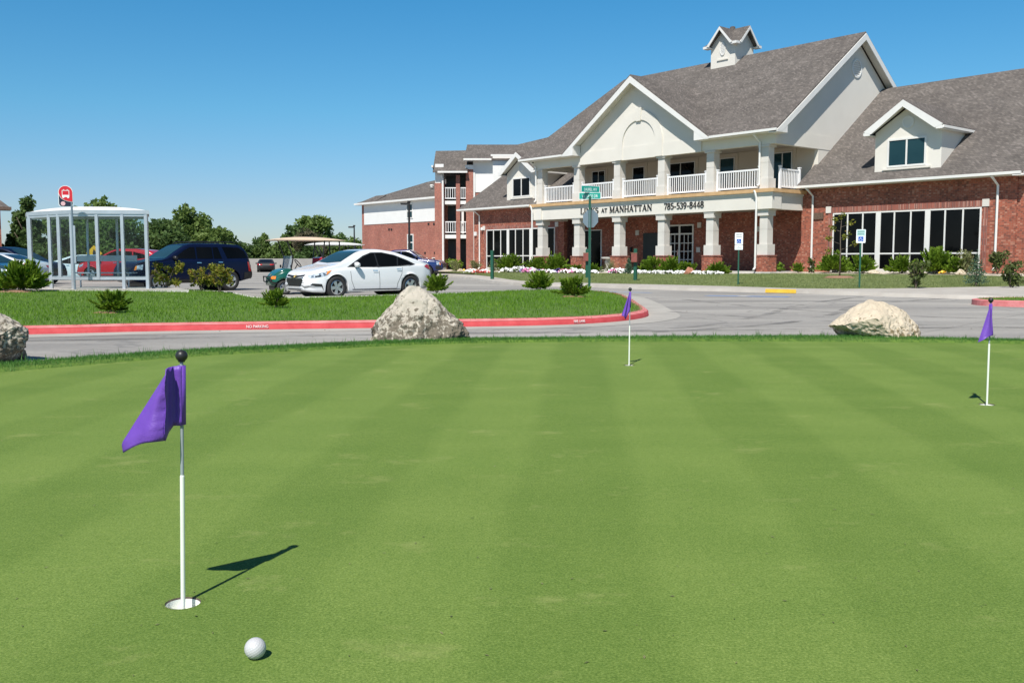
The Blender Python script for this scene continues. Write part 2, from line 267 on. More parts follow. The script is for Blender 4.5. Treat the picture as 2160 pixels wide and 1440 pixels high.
# ------------------------------------------------------------------ mesh helpers
class MB:
    def __init__(s): s.v = []; s.f = []
    def add(s, vs, fs):
        o = len(s.v); s.v += [tuple(p) for p in vs]; s.f += [tuple(i + o for i in f) for f in fs]; return s
    def box(s, x0, x1, y0, y1, z0, z1):
        vs = [(x, y, z) for z in (z0, z1) for y in (y0, y1) for x in (x0, x1)]
        return s.add(vs, [(0, 2, 3, 1), (4, 5, 7, 6), (0, 1, 5, 4), (2, 6, 7, 3), (0, 4, 6, 2), (1, 3, 7, 5)])
    def obox(s, c, ax, ay, az):   # centre and three half-axis vectors
        c, ax, ay, az = map(Vector, (c, ax, ay, az))
        vs = [c + ax * i + ay * j + az * k for k in (-1, 1) for j in (-1, 1) for i in (-1, 1)]
        return s.add(vs, [(0, 2, 3, 1), (4, 5, 7, 6), (0, 1, 5, 4), (2, 6, 7, 3), (0, 4, 6, 2), (1, 3, 7, 5)])
    def bar(s, p, q, wd, ht, up=(0, 0, 1)):
        p, q = Vector(p), Vector(q); d = (q - p); L = d.length; d.normalize(); up = Vector(up)
        sx = d.cross(up)
        if sx.length < 1e-4: sx = d.cross(Vector((1, 0, 0)))
        sx.normalize(); u = sx.cross(d)
        return s.obox((p + q) / 2, d * L / 2, sx * wd / 2, u * ht / 2)
    def prism(s, poly, off):      # planar polygon (3D points) pushed along a vector
        n = len(poly); off = Vector(off); a = [Vector(p) for p in poly]; b = [p + off for p in a]
        tris = tessellate_polygon([a])
        fs = [tuple(t) for t in tris] + [tuple(i + n for i in reversed(t)) for t in tris]
        fs += [(i, (i + 1) % n, (i + 1) % n + n, i + n) for i in range(n)]
        return s.add(a + b, fs)
    def tube(s, pts, rad, n=8, cap=True):
        pts = [Vector(p) for p in pts]; rs = rad if isinstance(rad, (list, tuple)) else [rad] * len(pts); vs = []; fs = []
        d0 = (pts[1] - pts[0]).normalized(); ref = d0.orthogonal().normalized()
        for i, p in enumerate(pts):
            d = (pts[min(i + 1, len(pts) - 1)] - pts[max(i - 1, 0)]).normalized()
            ref = (ref - d * ref.dot(d)).normalized(); t = d.cross(ref)
            vs += [p + (ref * math.cos(2 * math.pi * k / n) + t * math.sin(2 * math.pi * k / n)) * rs[i] for k in range(n)]
        for i in range(len(pts) - 1):
            fs += [(i * n + k, i * n + (k + 1) % n, (i + 1) * n + (k + 1) % n, (i + 1) * n + k) for k in range(n)]
        if cap: fs += [tuple(reversed(range(n))), tuple(range((len(pts) - 1) * n, len(pts) * n))]
        return s.add(vs, fs)
    def lathe(s, prof, n=24, c=(0, 0, 0), axis='z'):
        vs = []; fs = []
        for r, h in prof:
            for k in range(n):
                a = 2 * math.pi * k / n; x, y = r * math.cos(a), r * math.sin(a)
                vs.append((c[0] + x, c[1] + y, c[2] + h) if axis == 'z' else ((c[0] + x, c[1] + h, c[2] + y) if axis == 'y' else (c[0] + h, c[1] + x, c[2] + y)))
        for i in range(len(prof) - 1):
            fs += [(i * n + k, i * n + (k + 1) % n, (i + 1) * n + (k + 1) % n, (i + 1) * n + k) for k in range(n)]
        return s.add(vs, fs)
    def grid(s, P):               # 2D list of points
        a, b = len(P), len(P[0]); vs = [p for r in P for p in r]
        return s.add(vs, [(i * b + j, i * b + j + 1, (i + 1) * b + j + 1, (i + 1) * b + j) for i in range(a - 1) for j in range(b - 1)])
    def build(s, name, m, parent=None, smooth=False, bevel=0):
        me = bpy.data.meshes.new(name); me.from_pydata(s.v, [], s.f); me.update()
        bm = bmesh.new(); bm.from_mesh(me); bmesh.ops.recalc_face_normals(bm, faces=bm.faces)
        if bevel: bmesh.ops.bevel(bm, geom=[e for e in bm.edges if len(e.link_faces) == 2 and e.calc_face_angle(0) > .5], offset=bevel, segments=2, affect='EDGES', profile=.5)
        bm.to_mesh(me); bm.free()
        return link(name, me, m, parent, smooth)
def link(name, me, m, parent=None, smooth=False):
    if m is not None: me.materials.append(MT[m] if isinstance(m, str) else m)
    if smooth: me.polygons.foreach_set('use_smooth', [True] * len(me.polygons))
    o = bpy.data.objects.new(name, me); COL.objects.link(o)
    if parent is not None: o.parent = parent
    return o
def npmesh(name, V, F, m, parent=None, smooth=False):
    me = bpy.data.meshes.new(name); V = np.asarray(V, np.float32); F = np.asarray(F, np.int32); k = F.shape[1]
    me.vertices.add(len(V)); me.vertices.foreach_set('co', V.ravel()); me.loops.add(F.size); me.loops.foreach_set('vertex_index', F.ravel())
    me.polygons.add(len(F)); me.polygons.foreach_set('loop_start', np.arange(0, F.size, k, dtype=np.int32)); me.polygons.foreach_set('loop_total', np.full(len(F), k, np.int32))
    me.update(calc_edges=True); return link(name, me, m, parent, smooth)
def empty(name, loc=(0, 0, 0), rz=0):
    o = bpy.data.objects.new(name, None); o.empty_display_size = .3; o.location = loc; o.rotation_euler = (0, 0, rz); COL.objects.link(o); return o
def tag(o, label=None, cat=None, group=None, kind=None):
    if label: o['label'] = label
    if cat: o['category'] = cat
    if group: o['group'] = group
    if kind: o['kind'] = kind
    return o
def copy_tree(o, parent=None):
    c = o.copy(); COL.objects.link(c); c.parent = parent
    for ch in list(o.children): copy_tree(ch, c)
    return c
def text_mesh(txt, size, depth=0, align='CENTER', width=1.0):
    cu = bpy.data.curves.new('txt', 'FONT'); cu.body = txt; cu.size = size; cu.align_x = align; cu.extrude = depth; cu.resolution_u = 3
    o = bpy.data.objects.new('txt', cu); COL.objects.link(o); bpy.context.view_layer.update()
    me = bpy.data.meshes.new_from_object(o); bpy.data.objects.remove(o); bpy.data.curves.remove(cu)
    for v in me.vertices: v.co.x *= width
    return me

# ------------------------------------------------------------------ ground, road, green, lawns
from mathutils.geometry import delaunay_2d_cdt
def catmull(P, k=6, closed=False):
    P = [np.array(p, float) for p in P]; n = len(P); out = []
    for i in range(n if closed else n - 1):
        g = (lambda j: P[j % n]) if closed else (lambda j: P[min(max(j, 0), n - 1)])
        a, b, c, d = g(i - 1), g(i), g(i + 1), g(i + 2)
        for t in np.arange(k) / k:
            out.append(.5 * (2 * b + (c - a) * t + (2 * a - 5 * b + 4 * c - d) * t * t + (3 * b - a - 3 * c + d) * t ** 3))
    if not closed: out.append(P[-1])
    return np.array(out)
def inside(poly, X, Y):
    c = np.zeros(X.shape, bool); n = len(poly); j = n - 1
    for i in range(n):
        xi, yi = poly[i]; xj, yj = poly[j]
        if yi != yj: c ^= ((yi > Y) != (yj > Y)) & (X < (xj - xi) * (Y - yi) / (yj - yi) + xi)
        j = i
    return c
def edge_dist(poly, X, Y, closed=True):
    d = np.full(X.shape, 1e9); n = len(poly)
    for i in range(n if closed else n - 1):
        a = np.array(poly[i]); b = np.array(poly[(i + 1) % n]); ab = b - a; L = ab @ ab + 1e-12
        t = np.clip(((X - a[0]) * ab[0] + (Y - a[1]) * ab[1]) / L, 0, 1); d = np.minimum(d, np.hypot(X - a[0] - t * ab[0], Y - a[1] - t * ab[1]))
    return d
def sheet(name, outline, zf, m, spacing=1.0, holes=(), parent=None, smooth=True):
    outline = np.array(outline); lo, hi = outline.min(0), outline.max(0)
    gx, gy = np.meshgrid(np.arange(lo[0], hi[0], spacing), np.arange(lo[1], hi[1], spacing)); gx = gx.ravel() + .013; gy = gy.ravel() + .017
    k = inside(outline, gx, gy) & (edge_dist(outline, gx, gy) > spacing * .4)
    for h in holes: k &= ~inside(h, gx, gy) & (edge_dist(h, gx, gy) > .02)
    pts = [tuple(p) for p in outline]; faces = [list(range(len(pts)))]
    for h in holes: faces.append(list(range(len(pts), len(pts) + len(h)))); pts += [tuple(p) for p in h]
    pts += list(zip(gx[k], gy[k]))
    vs, es, fs, *_ = delaunay_2d_cdt([Vector(p) for p in pts], [], faces, 1, 1e-5)
    V = np.array([v[:] for v in vs]); F = np.array([f[:] for f in fs]); cen = V[F].mean(1)
    keep = inside(outline, cen[:, 0], cen[:, 1])
    for h in holes: keep &= ~inside(h, cen[:, 0], cen[:, 1])
    F = F[keep]; a, b, c = V[F[:, 0]], V[F[:, 1]], V[F[:, 2]]
    flip = ((b - a)[:, 0] * (c - a)[:, 1] - (b - a)[:, 1] * (c - a)[:, 0]) < 0; F[flip] = F[flip][:, ::-1]
    Z = zf(V[:, 0], V[:, 1]) if callable(zf) else np.full(len(V), zf)
    return npmesh(name, np.c_[V, Z], F, m, parent, smooth)
def blades(name, P, h0, h1, wd, m, lean=.5, label=None):
    n = len(P); a = RNG.uniform(0, 2 * np.pi, n); h = RNG.uniform(h0, h1, n); b = RNG.uniform(0, 2 * np.pi, n); l = RNG.uniform(.1, lean, n) * h
    dx, dy = np.cos(a) * wd / 2, np.sin(a) * wd / 2
    V = np.empty((n, 3, 3)); V[:, 0] = P - np.c_[dx, dy, np.full(n, .01)]; V[:, 1] = P + np.c_[dx, dy, np.full(n, -.01)]
    V[:, 2] = P + np.c_[np.cos(b) * l, np.sin(b) * l, h]
    return tag(npmesh(name, V.reshape(-1, 3), np.arange(n * 3).reshape(-1, 3), m), label, 'grass', kind='stuff')
def scatter(outline, n, margin=0.0):
    outline = np.array(outline); lo, hi = outline.min(0), outline.max(0); X = RNG.uniform(lo[0], hi[0], n); Y = RNG.uniform(lo[1], hi[1], n)
    k = inside(outline, X, Y)
    X, Y = X[k], Y[k]
    if margin: k = edge_dist(outline, X, Y) > margin; X, Y = X[k], Y[k]
    return X, Y

tag(sheet('ground', [(-500, -80), (500, -80), (500, 900), (-500, 900)], -.15, 'field', 60), kind='structure')
G = catmull([(-9.5, -6), (-9.2, 0), (-8.2, 4.5), (-6.6, 7.4), (-5.0, 9.17), (-3.65, 10.68), (-2.5, 11.4), (-1.7, 11.95), (-.8, 12.36), (.13, 12.56), (2.04, 12.7), (4.4, 12.65), (6.69, 12.34), (8.6, 11.6), (10.4, 10), (11.8, 7), (12.3, 2), (12.3, -6)], 8)
GW = np.interp(np.linspace(0, 17, len(G)), range(18), [.9, .9, .9, .9, .85, .75, .62, .5, .45, .45, .72, 1.05, .42, .6, .8, .9, .9, .9])
tg = np.gradient(G, axis=0); tg /= np.linalg.norm(tg, axis=1)[:, None]; GN = np.c_[-tg[:, 1], tg[:, 0]]; GO = G + GN * GW[:, None]
FLAGS = [(-1.043, 2.925), (1.217, 9.8), (3.584, 7.09)]
circ = lambda c, r, n=32: [(c[0] + r * math.cos(2 * math.pi * i / n), c[1] + r * math.sin(2 * math.pi * i / n)) for i in range(n)]
tag(sheet('putting_green', list(map(tuple, G)), 0.0, 'green', .8, [circ(c, .0545) for c in FLAGS]), kind='structure')
prof = [(-.03, -.004), (.06, .028), (.3, .036), (.75, .02), (1.0, -.04)]
tag(MB().grid([[(*(G[i] + GN[i] * GW[i] * t), z) for t, z in prof] for i in range(len(G))]).build('collar_turf', 'lawn_soil', None, True), kind='structure')
ii = RNG.integers(20, len(G) - 30, 60000); tt = RNG.uniform(0, 1, 60000); ff = RNG.uniform(0, 1, 60000)[:, None]
pg = G[ii] * (1 - ff) + G[ii + 1] * ff; po = GO[ii] * (1 - ff) + GO[ii + 1] * ff; wv_ = (RNG.normal(0, .035, 60000))[:, None]
pp = pg + (po - pg) * (tt[:, None] * .98 + .02 + wv_)
blades('collar_grass', np.c_[pp, np.interp(tt, [p[0] for p in prof], [p[1] for p in prof]) - .004], .015, .048, .008, 'blade_collar', .9, 'longer grass collar round the edge of the mown putting green')
ii = RNG.integers(20, len(G) - 30, 900); tt = RNG.uniform(.7, 1.05, 900)[:, None]
blades('collar_weeds', np.c_[G[ii] + (GO[ii] - G[ii]) * tt, np.full(900, 0.)], .05, .11, .010, 'blade_collar', .6, 'taller stray blades along the outer rim of the collar')

mid = (G + GO) / 2
pv = [(-90, 4), (-9.9, -6)][:1] + [(-90, -6)] + [tuple(p) for p in mid] + [(90, -6), (90, 60), (60, 118), (-90, 118)]
tag(sheet('road', pv[1:], -.02, 'pave', 6), kind='structure')

# island lawn with a red kerb
E_ = catmull([(-34, 11.3), (-20, 11.9), (-12, 12.9), (-7.33, 14.1), (-5.75, 14.7), (-3.66, 15.2), (-.63, 15.8), (.6, 16.15), (1.42, 16.64), (2.1, 17.4), (2.62, 18.5), (2.85, 19.8), (3.0, 22), (3.2, 25), (3.3, 28.4), (2.9, 30.7), (1.4, 31.5), (-.4, 30.8), (-2.5, 28.8), (-4.6, 26.9), (-6.5, 25.9), (-7.2, 26.6), (-8.0, 28.4), (-8.9, 30.3), (-10.2, 31.7), (-11.6, 31.9), (-14, 31.6), (-20, 31.9), (-34, 32.2)], 6)
def offset_in(P, d):
    t = np.gradient(P, axis=0); t /= np.linalg.norm(t, axis=1)[:, None]; return P + np.c_[-t[:, 1], t[:, 0]] * d
E0, E1, E2 = E_, offset_in(E_, .035), offset_in(E_, .19)
KR = 16 * 6      # the painted stretch ends behind the tip
def kerb(name, rng, m, z1=.088, m2=None):
    P = [[(*E0[i], -.05), (*(E0[i] * .6 + E1[i] * .4), z1 * .62), (*E1[i], z1 * .76), (*(E1[i] * .62 + E2[i] * .38), z1 + .006), (*E2[i], z1 + .014), (*E2[i], -.05)] for i in rng]
    return MB().grid(P).build(name, m, None, True)
kr = tag(kerb('kerb', range(0, KR + 1), 'kerb_red'), 'red painted kerb curving round the grass island', 'kerb', kind='structure')
tag(kerb('kerb', range(KR, len(E_)), 'concrete'), 'plain concrete kerb behind the grass island', 'kerb', kind='structure')
top = MB().grid([[(*(E1[i] * .97 + E2[i] * .03 - (E2[i] - E1[i]) * .02), .0735), (*(E1[i] * .63 + E2[i] * .37), .0975), (*(E2[i] * .97 + E1[i] * .03), .1055)] for i in range(0, KR + 1)]).build('kerb_top', 'kerb_pink', kr, True)
ss_ = lambda t: t * t * (3 - 2 * t)
EG = offset_in(E_, -.62)
tag(MB().grid([[(*E0[i], -.0150), (*EG[i], -.0158)] for i in range(0, KR + 12)]).build('gutter_pan', 'pan', None, True), kind='structure')
def isl_z(X, Y):
    d = edge_dist(E_, X, Y); amp = .02 + .10 * np.clip((X + 4) / 4, 0, 1) + .11 * ss_(np.clip((Y - 21) / 6, 0, 1)) * np.clip((-7 - X) / 1.5, 0, 1)
    return .078 + amp * (1 - np.exp(-np.maximum(d - .15, 0) / 1.6)) + .012 * np.sin(X * .9) * np.sin(Y * .7)
tag(sheet('island_lawn', list(map(tuple, E2)), isl_z, 'lawn_soil', .7), kind='structure')
PAD = [(-16.2, 28.2), (-13.4, 27.7), (-9.5, 27.9), (-10.0, 28.8), (-11.2, 30.9), (-16.8, 31.2)]
tag(sheet('shelter_pad', PAD, .235, 'walk', 2), kind='structure')
tag(MB().prism([(x, y, .23) for x, y in PAD], (0, 0, -.25)).build('shelter_pad_edge', 'concrete'), kind='structure')
X, Y = scatter(list(map(tuple, E2)), 210000, .0); k = (X > -19) & ~inside(PAD, X, Y); X, Y = X[k], Y[k]
kk = RNG.uniform(0, 1, len(X)) < np.clip(1.35 - (Y - 14) / 22, .45, 1); X, Y = X[kk], Y[kk]
blades('island_grass', np.c_[X, Y, isl_z(X, Y) - .005], .03, .085, .014, 'blade', .8, 'bright green grass covering the kerbed island')
ii = RNG.integers(0, KR, 5000); q = E2[ii] + RNG.normal(0, .04, (5000, 2)); blades('island_edge_grass', np.c_[q, np.full(5000, .075)], .03, .07, .012, 'blade_dry', 1.1, 'dry grass hanging over the red kerb')

# lettering stencilled on the kerb
def kerb_text(txt, x, y, px, py, size, wd):
    me = text_mesh(txt, size, .002, width=wd); o = link('kerb_lettering', me, 'kerb_text', kr)
    o.location = (x, y, .014); o.rotation_euler = (R(80), 0, math.atan2(py, px)); return o
def on_kerb(x):
    i = int(np.argmin(np.abs(E0[:70, 0] - x))); t = E0[i + 1] - E0[i]; t /= np.linalg.norm(t); n = np.array([t[1], -t[0]]); p = E0[i] + n * .006; return p, t
for txt, x, s_ in (('NO PARKING', -4.06, .066), ('FIRE LANE', 1.16, .066)):
    p, t = on_kerb(x); kerb_text(txt, p[0], p[1], t[0], t[1], s_, .86)

# second island at the right edge
E3 = catmull([(11.55, 23.4), (11.95, 22.7), (12.8, 22.3), (16, 22.2), (24, 22.6), (40, 24), (40, 27), (24, 25.6), (15, 25.2), (12.7, 24.9), (11.8, 24.3)], 6, True)
E3i = E3 + (np.array([18, 24]) - E3) * np.array([.02, .09])
ring = [[(*E3[i % len(E3)], -.05), (*E3[i % len(E3)], .11), (*E3i[i % len(E3)], .13), (*E3i[i % len(E3)], -.05)] for i in range(len(E3) + 1)]
k2 = tag(MB().grid(ring).build('kerb', 'kerb_pink', None, False), 'red painted kerb of the grass strip on the right', 'kerb', kind='structure')
o = link('kerb_lettering', text_mesh('FIRE LANE', .11, .002, width=.9), 'kerb_text', k2); o.location = (12.75, 22.26, .015); o.rotation_euler = (R(88), 0, R(1))
tag(sheet('strip_lawn', list(map(tuple, E3i)), .115, 'lawn_soil', .8), kind='structure')
X, Y = scatter(list(map(tuple, E3i)), 26000); k = X < 24; X, Y = X[k], Y[k]; blades('strip_grass', np.c_[X, Y, np.full(len(X), .11)], .03, .08, .014, 'blade', .8, 'green grass on the kerbed strip at the right')

# pavement edge, lawn and bed before the clubhouse
BO = np.array([13.2522, 50.0]); BA = R(-50.07); U = np.array([math.cos(BA), math.sin(BA)]); V_ = np.array([-math.sin(BA), math.cos(BA)])
uv = lambda u, v: BO + U * u + V_ * v
NE = [(-9, 84), (-2.9, 67), (.46, 45.9), (3.5, 41), (6.1, 38.5), (8.9, 35), (10.1, 33.2), (12.7, 33.0), (16, 34.6), (20, 36.3), (30, 40)]
FA = [uv(*p) for p in [(-40, 1.0), (-28, -.2), (-18, -1.3), (-12, -1.4), (-7, -1.3), (-2, -1.0), (1, .3), (5, .9), (9, .8), (12, -.6), (19, -2)]]
RE = [(-11, 80), (-4.4, 65), (-.3, 44.2), (3.3, 39.2), (6.3, 35.2), (8.4, 33), (9.9, 31.7), (11.7, 29.2), (13.3, 27), (16, 25.9), (30, 27)]
N_ = catmull(NE, 5); F_ = catmull(FA, 5); R_ = catmull(RE, 5)
ss = lambda t: t * t * (3 - 2 * t)
ZF = np.interp(np.linspace(0, 10, len(F_)), range(11), [.2, .26, .30, .31, .33, .36, .40, .41, .41, .41, .41])
L_ = [[(*(N_[i] * (1 - t) + F_[i] * t), .12 + (ZF[i] - .12) * ss(t)) for t in np.linspace(0, 1, 9)] for i in range(len(N_))]
tag(MB().grid(L_).build('front_lawn', 'lawn_soil_dull', None, True), kind='structure')
LA = np.array(L_)
n = 130000; i0 = RNG.integers(5, len(N_) - 1, n); j0 = RNG.integers(0, 8, n); a_ = RNG.uniform(0, 1, (n, 1)); b_ = RNG.uniform(0, 1, (n, 1))
pb = (LA[i0, j0] * (1 - a_) + LA[i0 + 1, j0] * a_) * (1 - b_) + (LA[i0, j0 + 1] * (1 - a_) + LA[i0 + 1, j0 + 1] * a_) * b_
blades('front_lawn_grass', pb, .03, .075, .02, 'blade_dry', .9, 'dull green lawn sloping up to the clubhouse')
W_ = [[(*R_[i], -.06), (*(R_[i] + (N_[i] - R_[i]) * .03), .09), (*(R_[i] + (N_[i] - R_[i]) * .1), .105), (*N_[i], .118), (*(N_[i] + (F_[i] - N_[i]) * .02), .11)] for i in range(len(N_))]
tag(MB().grid(W_).build('sidewalk', 'walk', None, False), kind='structure')
BEDW = [uv(u, v) for u, v in [(-40, 4), (-28.7, 4), (-18, 4.5), (-12, 4.5), (-7, 4.5), (-2, 4.5), (1, 4), (5, 4), (9, 4), (12, 4), (19, 4)]]
B_ = catmull(BEDW, 5)
tag(MB().grid([[(*(F_[i] * (1 - t) + B_[i] * t), ZF[i] + .015 + .11 * t) for t in np.linspace(0, 1, 5)] for i in range(len(F_))]).build('planting_bed', 'gravel', None, True), kind='structure')
def lawn_z(x, y):
    d = np.hypot(LA[..., 0] - x, LA[..., 1] - y); return float(LA[..., 2].ravel()[np.argmin(d)])
# painted marks on the road
def mark(name, pts, m, z=-.0155): return tag(MB().add([(x, y, z) for x, y in pts], [tuple(range(len(pts)))]).build(name, m), kind='structure')
mark('blue_marking', [(2.9, 33.6), (4.7, 32.6), (4.9, 32.85), (3.1, 33.9)], 'blue_paint'); mark('blue_marking', [(6.0, 29.8), (8.3, 28.7), (8.6, 29.15), (6.3, 30.2)], 'blue_paint')
mark('white_marking', [(6.95, 29.45), (7.2, 29.33), (7.45, 29.6), (7.2, 29.72)], 'white_paint', -.0115); mark('white_marking', [(3.6, 33.3), (3.8, 33.19), (4.0, 33.3), (3.8, 33.41)], 'white_paint', -.0115)
yk = [R_[i] for i in range(26, 30)]; mbk = MB().grid([[(*(p + np.array([-.012, -.012])), -.01), (*(p + np.array([-.004, -.012])), .1), (*(p + (N_[i] - p) * .09), .112)] for i, p in zip(range(26, 30), yk)])
tag(mbk.build('yellow_kerb_marking', 'yellow_paint'), kind='structure')
def tyre_material():
    m, ns, ls, b = newmat('tyre_rubber_film'); b.inputs['Base Color'].default_value = (.16, .155, .15, 1); b.inputs['Roughness'].default_value = .9
    tc = ns.new('ShaderNodeTexCoord'); n = ns.new('ShaderNodeTexNoise'); n.inputs['Scale'].default_value = 1.1; n.inputs['Detail'].default_value = 6; ls.new(tc.outputs['Object'], n.inputs[0])
    rr = ramp(ns, [(.42, (0, 0, 0)), (.68, (.55, .55, .55))]); ls.new(n.outputs[0], rr.inputs[0]); ls.new(rr.outputs[0], b.inputs['Alpha']); return m
MT['tyre'] = tyre_material()
for pts in ([(2.2, 14.6), (4.5, 16.4), (6.6, 19.5), (9, 24), (14, 29)], [(.8, 14.3), (3.2, 16.0), (5.2, 19.4), (7.4, 24), (12, 31)], [(-7, 12.9), (-3, 13.9), (1, 14.6), (6, 15.4), (14, 16.2)], [(3.4, 20.5), (5.5, 17.5), (9, 15.3), (16, 13.6)], [(4.9, 27), (6.1, 22), (8.8, 18.2), (16, 16)]):
    c_ = catmull(pts, 8); t_ = np.gradient(c_, axis=0); t_ /= np.linalg.norm(t_, axis=1)[:, None]; n_ = np.c_[-t_[:, 1], t_[:, 0]] * .1
    tag(MB().grid([[(*(p + q), -.0125), (*(p - q), -.0125)] for p, q in zip(c_, n_)]).build('tyre_marking', 'tyre'), kind='structure')
# a low pale wall beyond the parking lot
tag(MB().box(-60, 8, 105, 105.3, -.15, 1.32).build('boundary_wall', 'wall_grey'), 'long low pale concrete wall beyond the parking lot', 'wall')

# ------------------------------------------------------------------ clubhouse (local x = along the front, y = into the building, z = up)
CH = empty('clubhouse', (BO[0], BO[1], 0), BA)
tag(CH, 'large brick and cream clubhouse with columned two-storey porch and grey shingle roofs', 'building')
def W(u0, u1, v0, v1, z0, z1): return MB().box(u0, u1, v0, v1, z0, z1)
def uz(poly, v): return [(a, v, b) for a, b in poly]
def rot_roof(poly, t=.13): return MB().prism(poly, (0, 0, -t))
# walls
W(-18.5, .45, 4.0, 4.2, .2, 3.95).build('porch_wall', 'brick', CH)
W(-18.5, .24, 4.0, 4.2, 4.70, 7.5).build('balcony_wall', 'stucco_tan', CH)
m = MB().prism([(.5, 4.0, .3), (.5, 15.2, .3), (.5, 15.2, 7.80), (.5, 7.6, 13.42), (.5, .02, 7.80), (.5, .02, 7.12), (.5, 4.0, 7.12)], (-.25, 0, 0)); m.build('gable_wall', 'stucco', CH)
W(-18.7, -18.5, 4.0, 15.2, .3, 7.6).build('side_wall', 'stucco', CH)
W(-18.7, .3, 15.2, 15.4, .3, 7.6).build('rear_wall', 'stucco', CH)
W(.28, 11.36, 2.9, 3.2, .1, 5.0).build('wing_wall', 'brick', CH)
MB().prism([(11.36, 3.2, .1), (11.36, 18, .1), (11.36, 18, 5.2), (11.36, 10.5, 10.7), (11.36, 3.2, 5.4)], (-.25, 0, 0)).build('wing_wall', 'brick', CH)
MB().box(11.36, 11.8, 2.98, 3.2, .1, 4.9).build('corner_pier', 'brick', CH)
W(-28.7, -18.5, 2.9, 3.2, 0, 5.0).build('wing_wall', 'brick', CH)
W(-28.7, -28.45, 3.2, 17, 0, 5.0).build('wing_wall', 'brick', CH)
# porch slab, ceilings, band
W(-18.8, .45, -.12, 4.0, .1, .50).build('porch_slab', 'concrete', CH)
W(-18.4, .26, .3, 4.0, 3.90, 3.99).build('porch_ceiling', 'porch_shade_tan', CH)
W(-18.4, .26, .3, 4.0, 4.70, 4.84).build('balcony_floor', 'concrete', CH)
m = W(-18.45, .33, 0, .34, 3.78, 4.64); m.box(0, .33, .34, 2.9, 3.78, 4.64); m.box(-18.45, -18.12, .34, 2.9, 3.78, 4.64)
m.box(-.62, .46, -.08, 0, 3.785, 4.64); m.box(.33, .46, 0, .75, 3.785, 4.64); m.box(-18.55, -17.55, -.08, 0, 3.785, 4.64)
m.build('fascia_band', 'stucco', CH)
m = W(-18.5, .40, -.05, -.001, 4.535, 4.64); m.box(.334, .40, .0, 2.9, 4.535, 4.64); m.box(-.66, .52, -.14, -.082, 4.535, 4.64); m.build('band_moulding', 'white', CH)
m = W(-18.66, .56, -.17, .3, 4.642, 4.83); m.box(.1, .56, .3, 2.9, 4.642, 4.83); m.box(-18.66, -18.1, .3, 2.9, 4.642, 4.83); m.box(-.74, .64, -.23, -.172, 4.645, 4.83); m.build('balcony_edge', 'trim_tan', CH)
m = W(-18.45, .502, .05, .36, 7.125, 7.72); m.box(.2, .48, .36, 5.4, 7.118, 7.75); m.box(-18.45, -18.1, .36, 4.0, 7.115, 7.75); m.build('upper_beam', 'stucco', CH)
W(-18.1, .2, .36, 4.0, 7.38, 7.46).build('balcony_ceiling', 'stucco_tan', CH)
MB().prism([(.52, .0, 7.12), (.52, 5.4, 7.12), (.52, 5.4, 7.85), (.52, 0, 7.85)], (-.015, 0, 0)).build('gable_band', 'stucco', CH)
# columns
def column(k):
    a = -.6 - 3.54 * k; c = a + .4
    m = W(a + .07, a + .73, .07, .73, 1.385, 1.95); m.box(c - .245, c + .245, .155, .645, 1.95, 2.72); m.box(c - .235, c + .235, .165, .635, 2.72, 2.74); m.box(c - .245, c + .245, .155, .645, 2.74, 3.44)
    m.box(a + .07, a + .73, .06, .74, 3.44, 3.70); m.box(a + .04, a + .76, .04, .76, 3.70, 3.778)
    o = m.build('column', 'stone', CH)
    m = W(c - .32, c + .32, .04, .68, 4.84, 5.38); m.box(c - .25, c + .25, .10, .60, 5.38, 6.18); m.box(c - .24, c + .24, .11, .59, 6.18, 6.20); m.box(c - .25, c + .25, .10, .60, 6.20, 7.0)
    m.box(c - .34, c + .34, .02, .68, 7.0, 7.112)
    m.build('upper_column', 'stone', CH)
    b = W(a, a + .8, 0, .8, .15, 1.33); b.build('brick_base', 'brick', o); W(a - .03, a + .83, -.03, .83, 1.33, 1.384).build('base_cap', 'soldier', o)
for k in range(6): column(k)
def railing(p, q, n):
    p, q = Vector(p), Vector(q); d = (q - p).normalized(); L = (q - p).length; m = MB()
    for t in (0, L): c = p + d * t; m.box(c.x - .055, c.x + .055, c.y - .055, c.y + .055, 4.84, 6.0); m.box(c.x - .075, c.x + .075, c.y - .075, c.y + .075, 6.0, 6.06)
    for z, h in ((5.88, .09), (4.97, .09)): m.bar(p + Vector((0, 0, z)), q + Vector((0, 0, z)), .06, h)
    for i in range(1, n):
        c = p + d * (L * i / n); m.box(c.x - .02, c.x + .02, c.y - .02, c.y + .02, 5.01, 5.84)
    return m.build('railing', 'vinyl', CH)
for k in range(5):
    railing((-.2 - 3.54 * (k + 1) + .40, .28, 0), (-.2 - 3.54 * k - .40, .28, 0), 18)
railing((.26, .85, 0), (.26, 2.62, 0), 12); railing((-18.1, .85, 0), (-18.1, 2.75, 0), 12)
# roofs
RS = .73
zr = lambda v: 7.85 + RS * (v + .55)
m = rot_roof([(-19.3, -.6, 7.81), (-14.75, -.6, 7.81), (-9.1, 5.05, 11.94), (-3.45, -.6, 7.81), (1.0, -.6, 7.81), (1.0, 7.6, 13.8), (-17.4, 7.6, 13.8)]); m.prism([(-19.3, 15.8, 7.81), (-17.4, 7.6, 13.8), (1.0, 7.6, 13.8), (1.0, 15.8, 7.81)], (0, 0, -.13)); m.prism([(-19.3, -.6, 7.81), (-17.4, 7.6, 13.8), (-19.3, 15.8, 7.81)], (0, 0, -.13))
m.build('main_roof', 'shingle', CH)
m = MB()
for s in (-1, 1): m.prism([(-9.1, -.66, 11.93), (-9.1, 5.1, 11.93), (-9.1 + s * 5.85, -.55, 7.83), (-9.1 + s * 5.85, -.66, 7.83)], (0, 0, -.13))
m.build('pediment_roof', 'shingle', CH)
